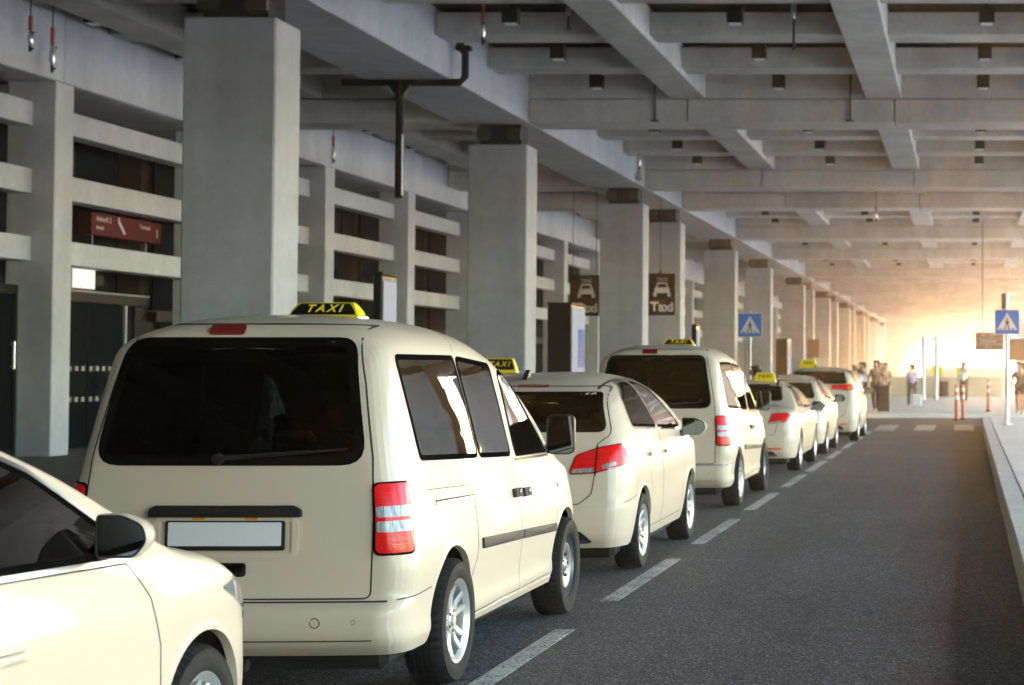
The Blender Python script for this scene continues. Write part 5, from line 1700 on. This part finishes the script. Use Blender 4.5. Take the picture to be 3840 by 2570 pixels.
person(XY(2005, 63), 63, 0.15, 'person in a brown jacket walking with a suitcase', 3.0, 0.35, 0.25, (0.28, 0.15, 0.09), (0.10, 0.07, 0.06), 'hair_dark', 1.80, long_hair=True)
person(XY(2014, 65), 65, 0.15, 'person in a pink top and pale trousers walking beside the suitcase', 2.8, 0.35, 0.25, (0.60, 0.30, 0.28), (0.42, 0.42, 0.42), 'hair_fair', 1.74, long_hair=True)
person(XY(2025, 67), 67, 0.15, 'person in an ochre jacket right of the suitcase walkers', 3.3, 0.2, 0.2, (0.33, 0.20, 0.07), (0.14, 0.08, 0.05), 'hair_dark', 1.72)
person(XY(2087, 72), 72, 0.15, 'person in a lilac top and dark trousers standing alone near the kiosk', 0.3, 0.2, 0.2, (0.42, 0.36, 0.62), (0.13, 0.08, 0.05), 'hair_dark', 1.66)
person(XY(2205, 80), 80, 0.15, 'person in a white shirt by the kiosk counter', 3.1, 0.15, 0.2, (0.78, 0.78, 0.76), (0.16, 0.09, 0.06), 'hair_fair', 1.78)
person(XY(1728, 40), 40, 0.0, 'person with brown hair, only the head showing above the saloon taxi', 1.5, 0.1, 0.1, (0.10, 0.06, 0.05), (0.05, 0.04, 0.04), 'hair_dark', 1.74)
person(XY(2333, 60), 60, 0.15, 'person in dark shorts at the right edge beyond the island', 2.9, 0.2, 0.2, (0.20, 0.12, 0.09), (0.10, 0.07, 0.07), 'hair_dark', 1.74, shorts=True)
person(XY(2346, 61), 61, 0.15, 'person in a mauve top cut by the right edge of the picture', 2.9, 0.2, 0.2, (0.36, 0.24, 0.30), (0.16, 0.10, 0.10), 'hair_dark', 1.70)

def case(x, y, z, label, m, w, h, d):
    t = thing('suitcase', label, 'suitcase', (x, y, z), 'luggage of the walkers')
    MB().box(-w / 2, w / 2, -d / 2, d / 2, 0.05, h, 0, 0.04).build('shell', m, t)
    MB().tube([(-w * 0.3, 0, h), (-w * 0.3, 0, h + 0.32), (w * 0.3, 0, h + 0.32), (w * 0.3, 0, h)], 0.012, 6).build('pull_handle', M['galv'], t)
    for sx in (-1, 1):
        MB().lathe([(0.001, -0.015), (0.045, -0.015), (0.045, 0.015), (0.001, 0.015)], 12, 0, 'X', c=(sx * w * 0.36, 0, 0.045)).build('wheel', M['black'], t)
case(XY(2023, 62), 62.0, 0.15, 'tall brown suitcase wheeled by the walkers', M['case_brown'], 0.42, 0.95, 0.28)
case(XY(2098, 70), 70.0, 0.15, 'white bag case on the ground beside the lilac-topped person', M['case_white'], 0.40, 0.52, 0.28)
# ================================================================ haze: one closed box of air, tinted orange to carry the warm far light
hm = bpy.data.materials.new('haze_air')
hm.use_nodes = True
hn = hm.node_tree
hn.nodes.remove(hn.nodes['Principled BSDF'])
pv = hn.nodes.new('ShaderNodeVolumePrincipled')
pv.inputs['Color'].default_value = (1.0, 0.74, 0.46, 1)
pv.inputs['Density'].default_value = 0.0016
pv.inputs['Anisotropy'].default_value = 0.90
hn.links.new(pv.outputs[0], hn.nodes['Material Output'].inputs['Volume'])
hz = tag(box('haze', hm, -1600, 1600, -700, 3100, -1.6, 9.6), kind='stuff')
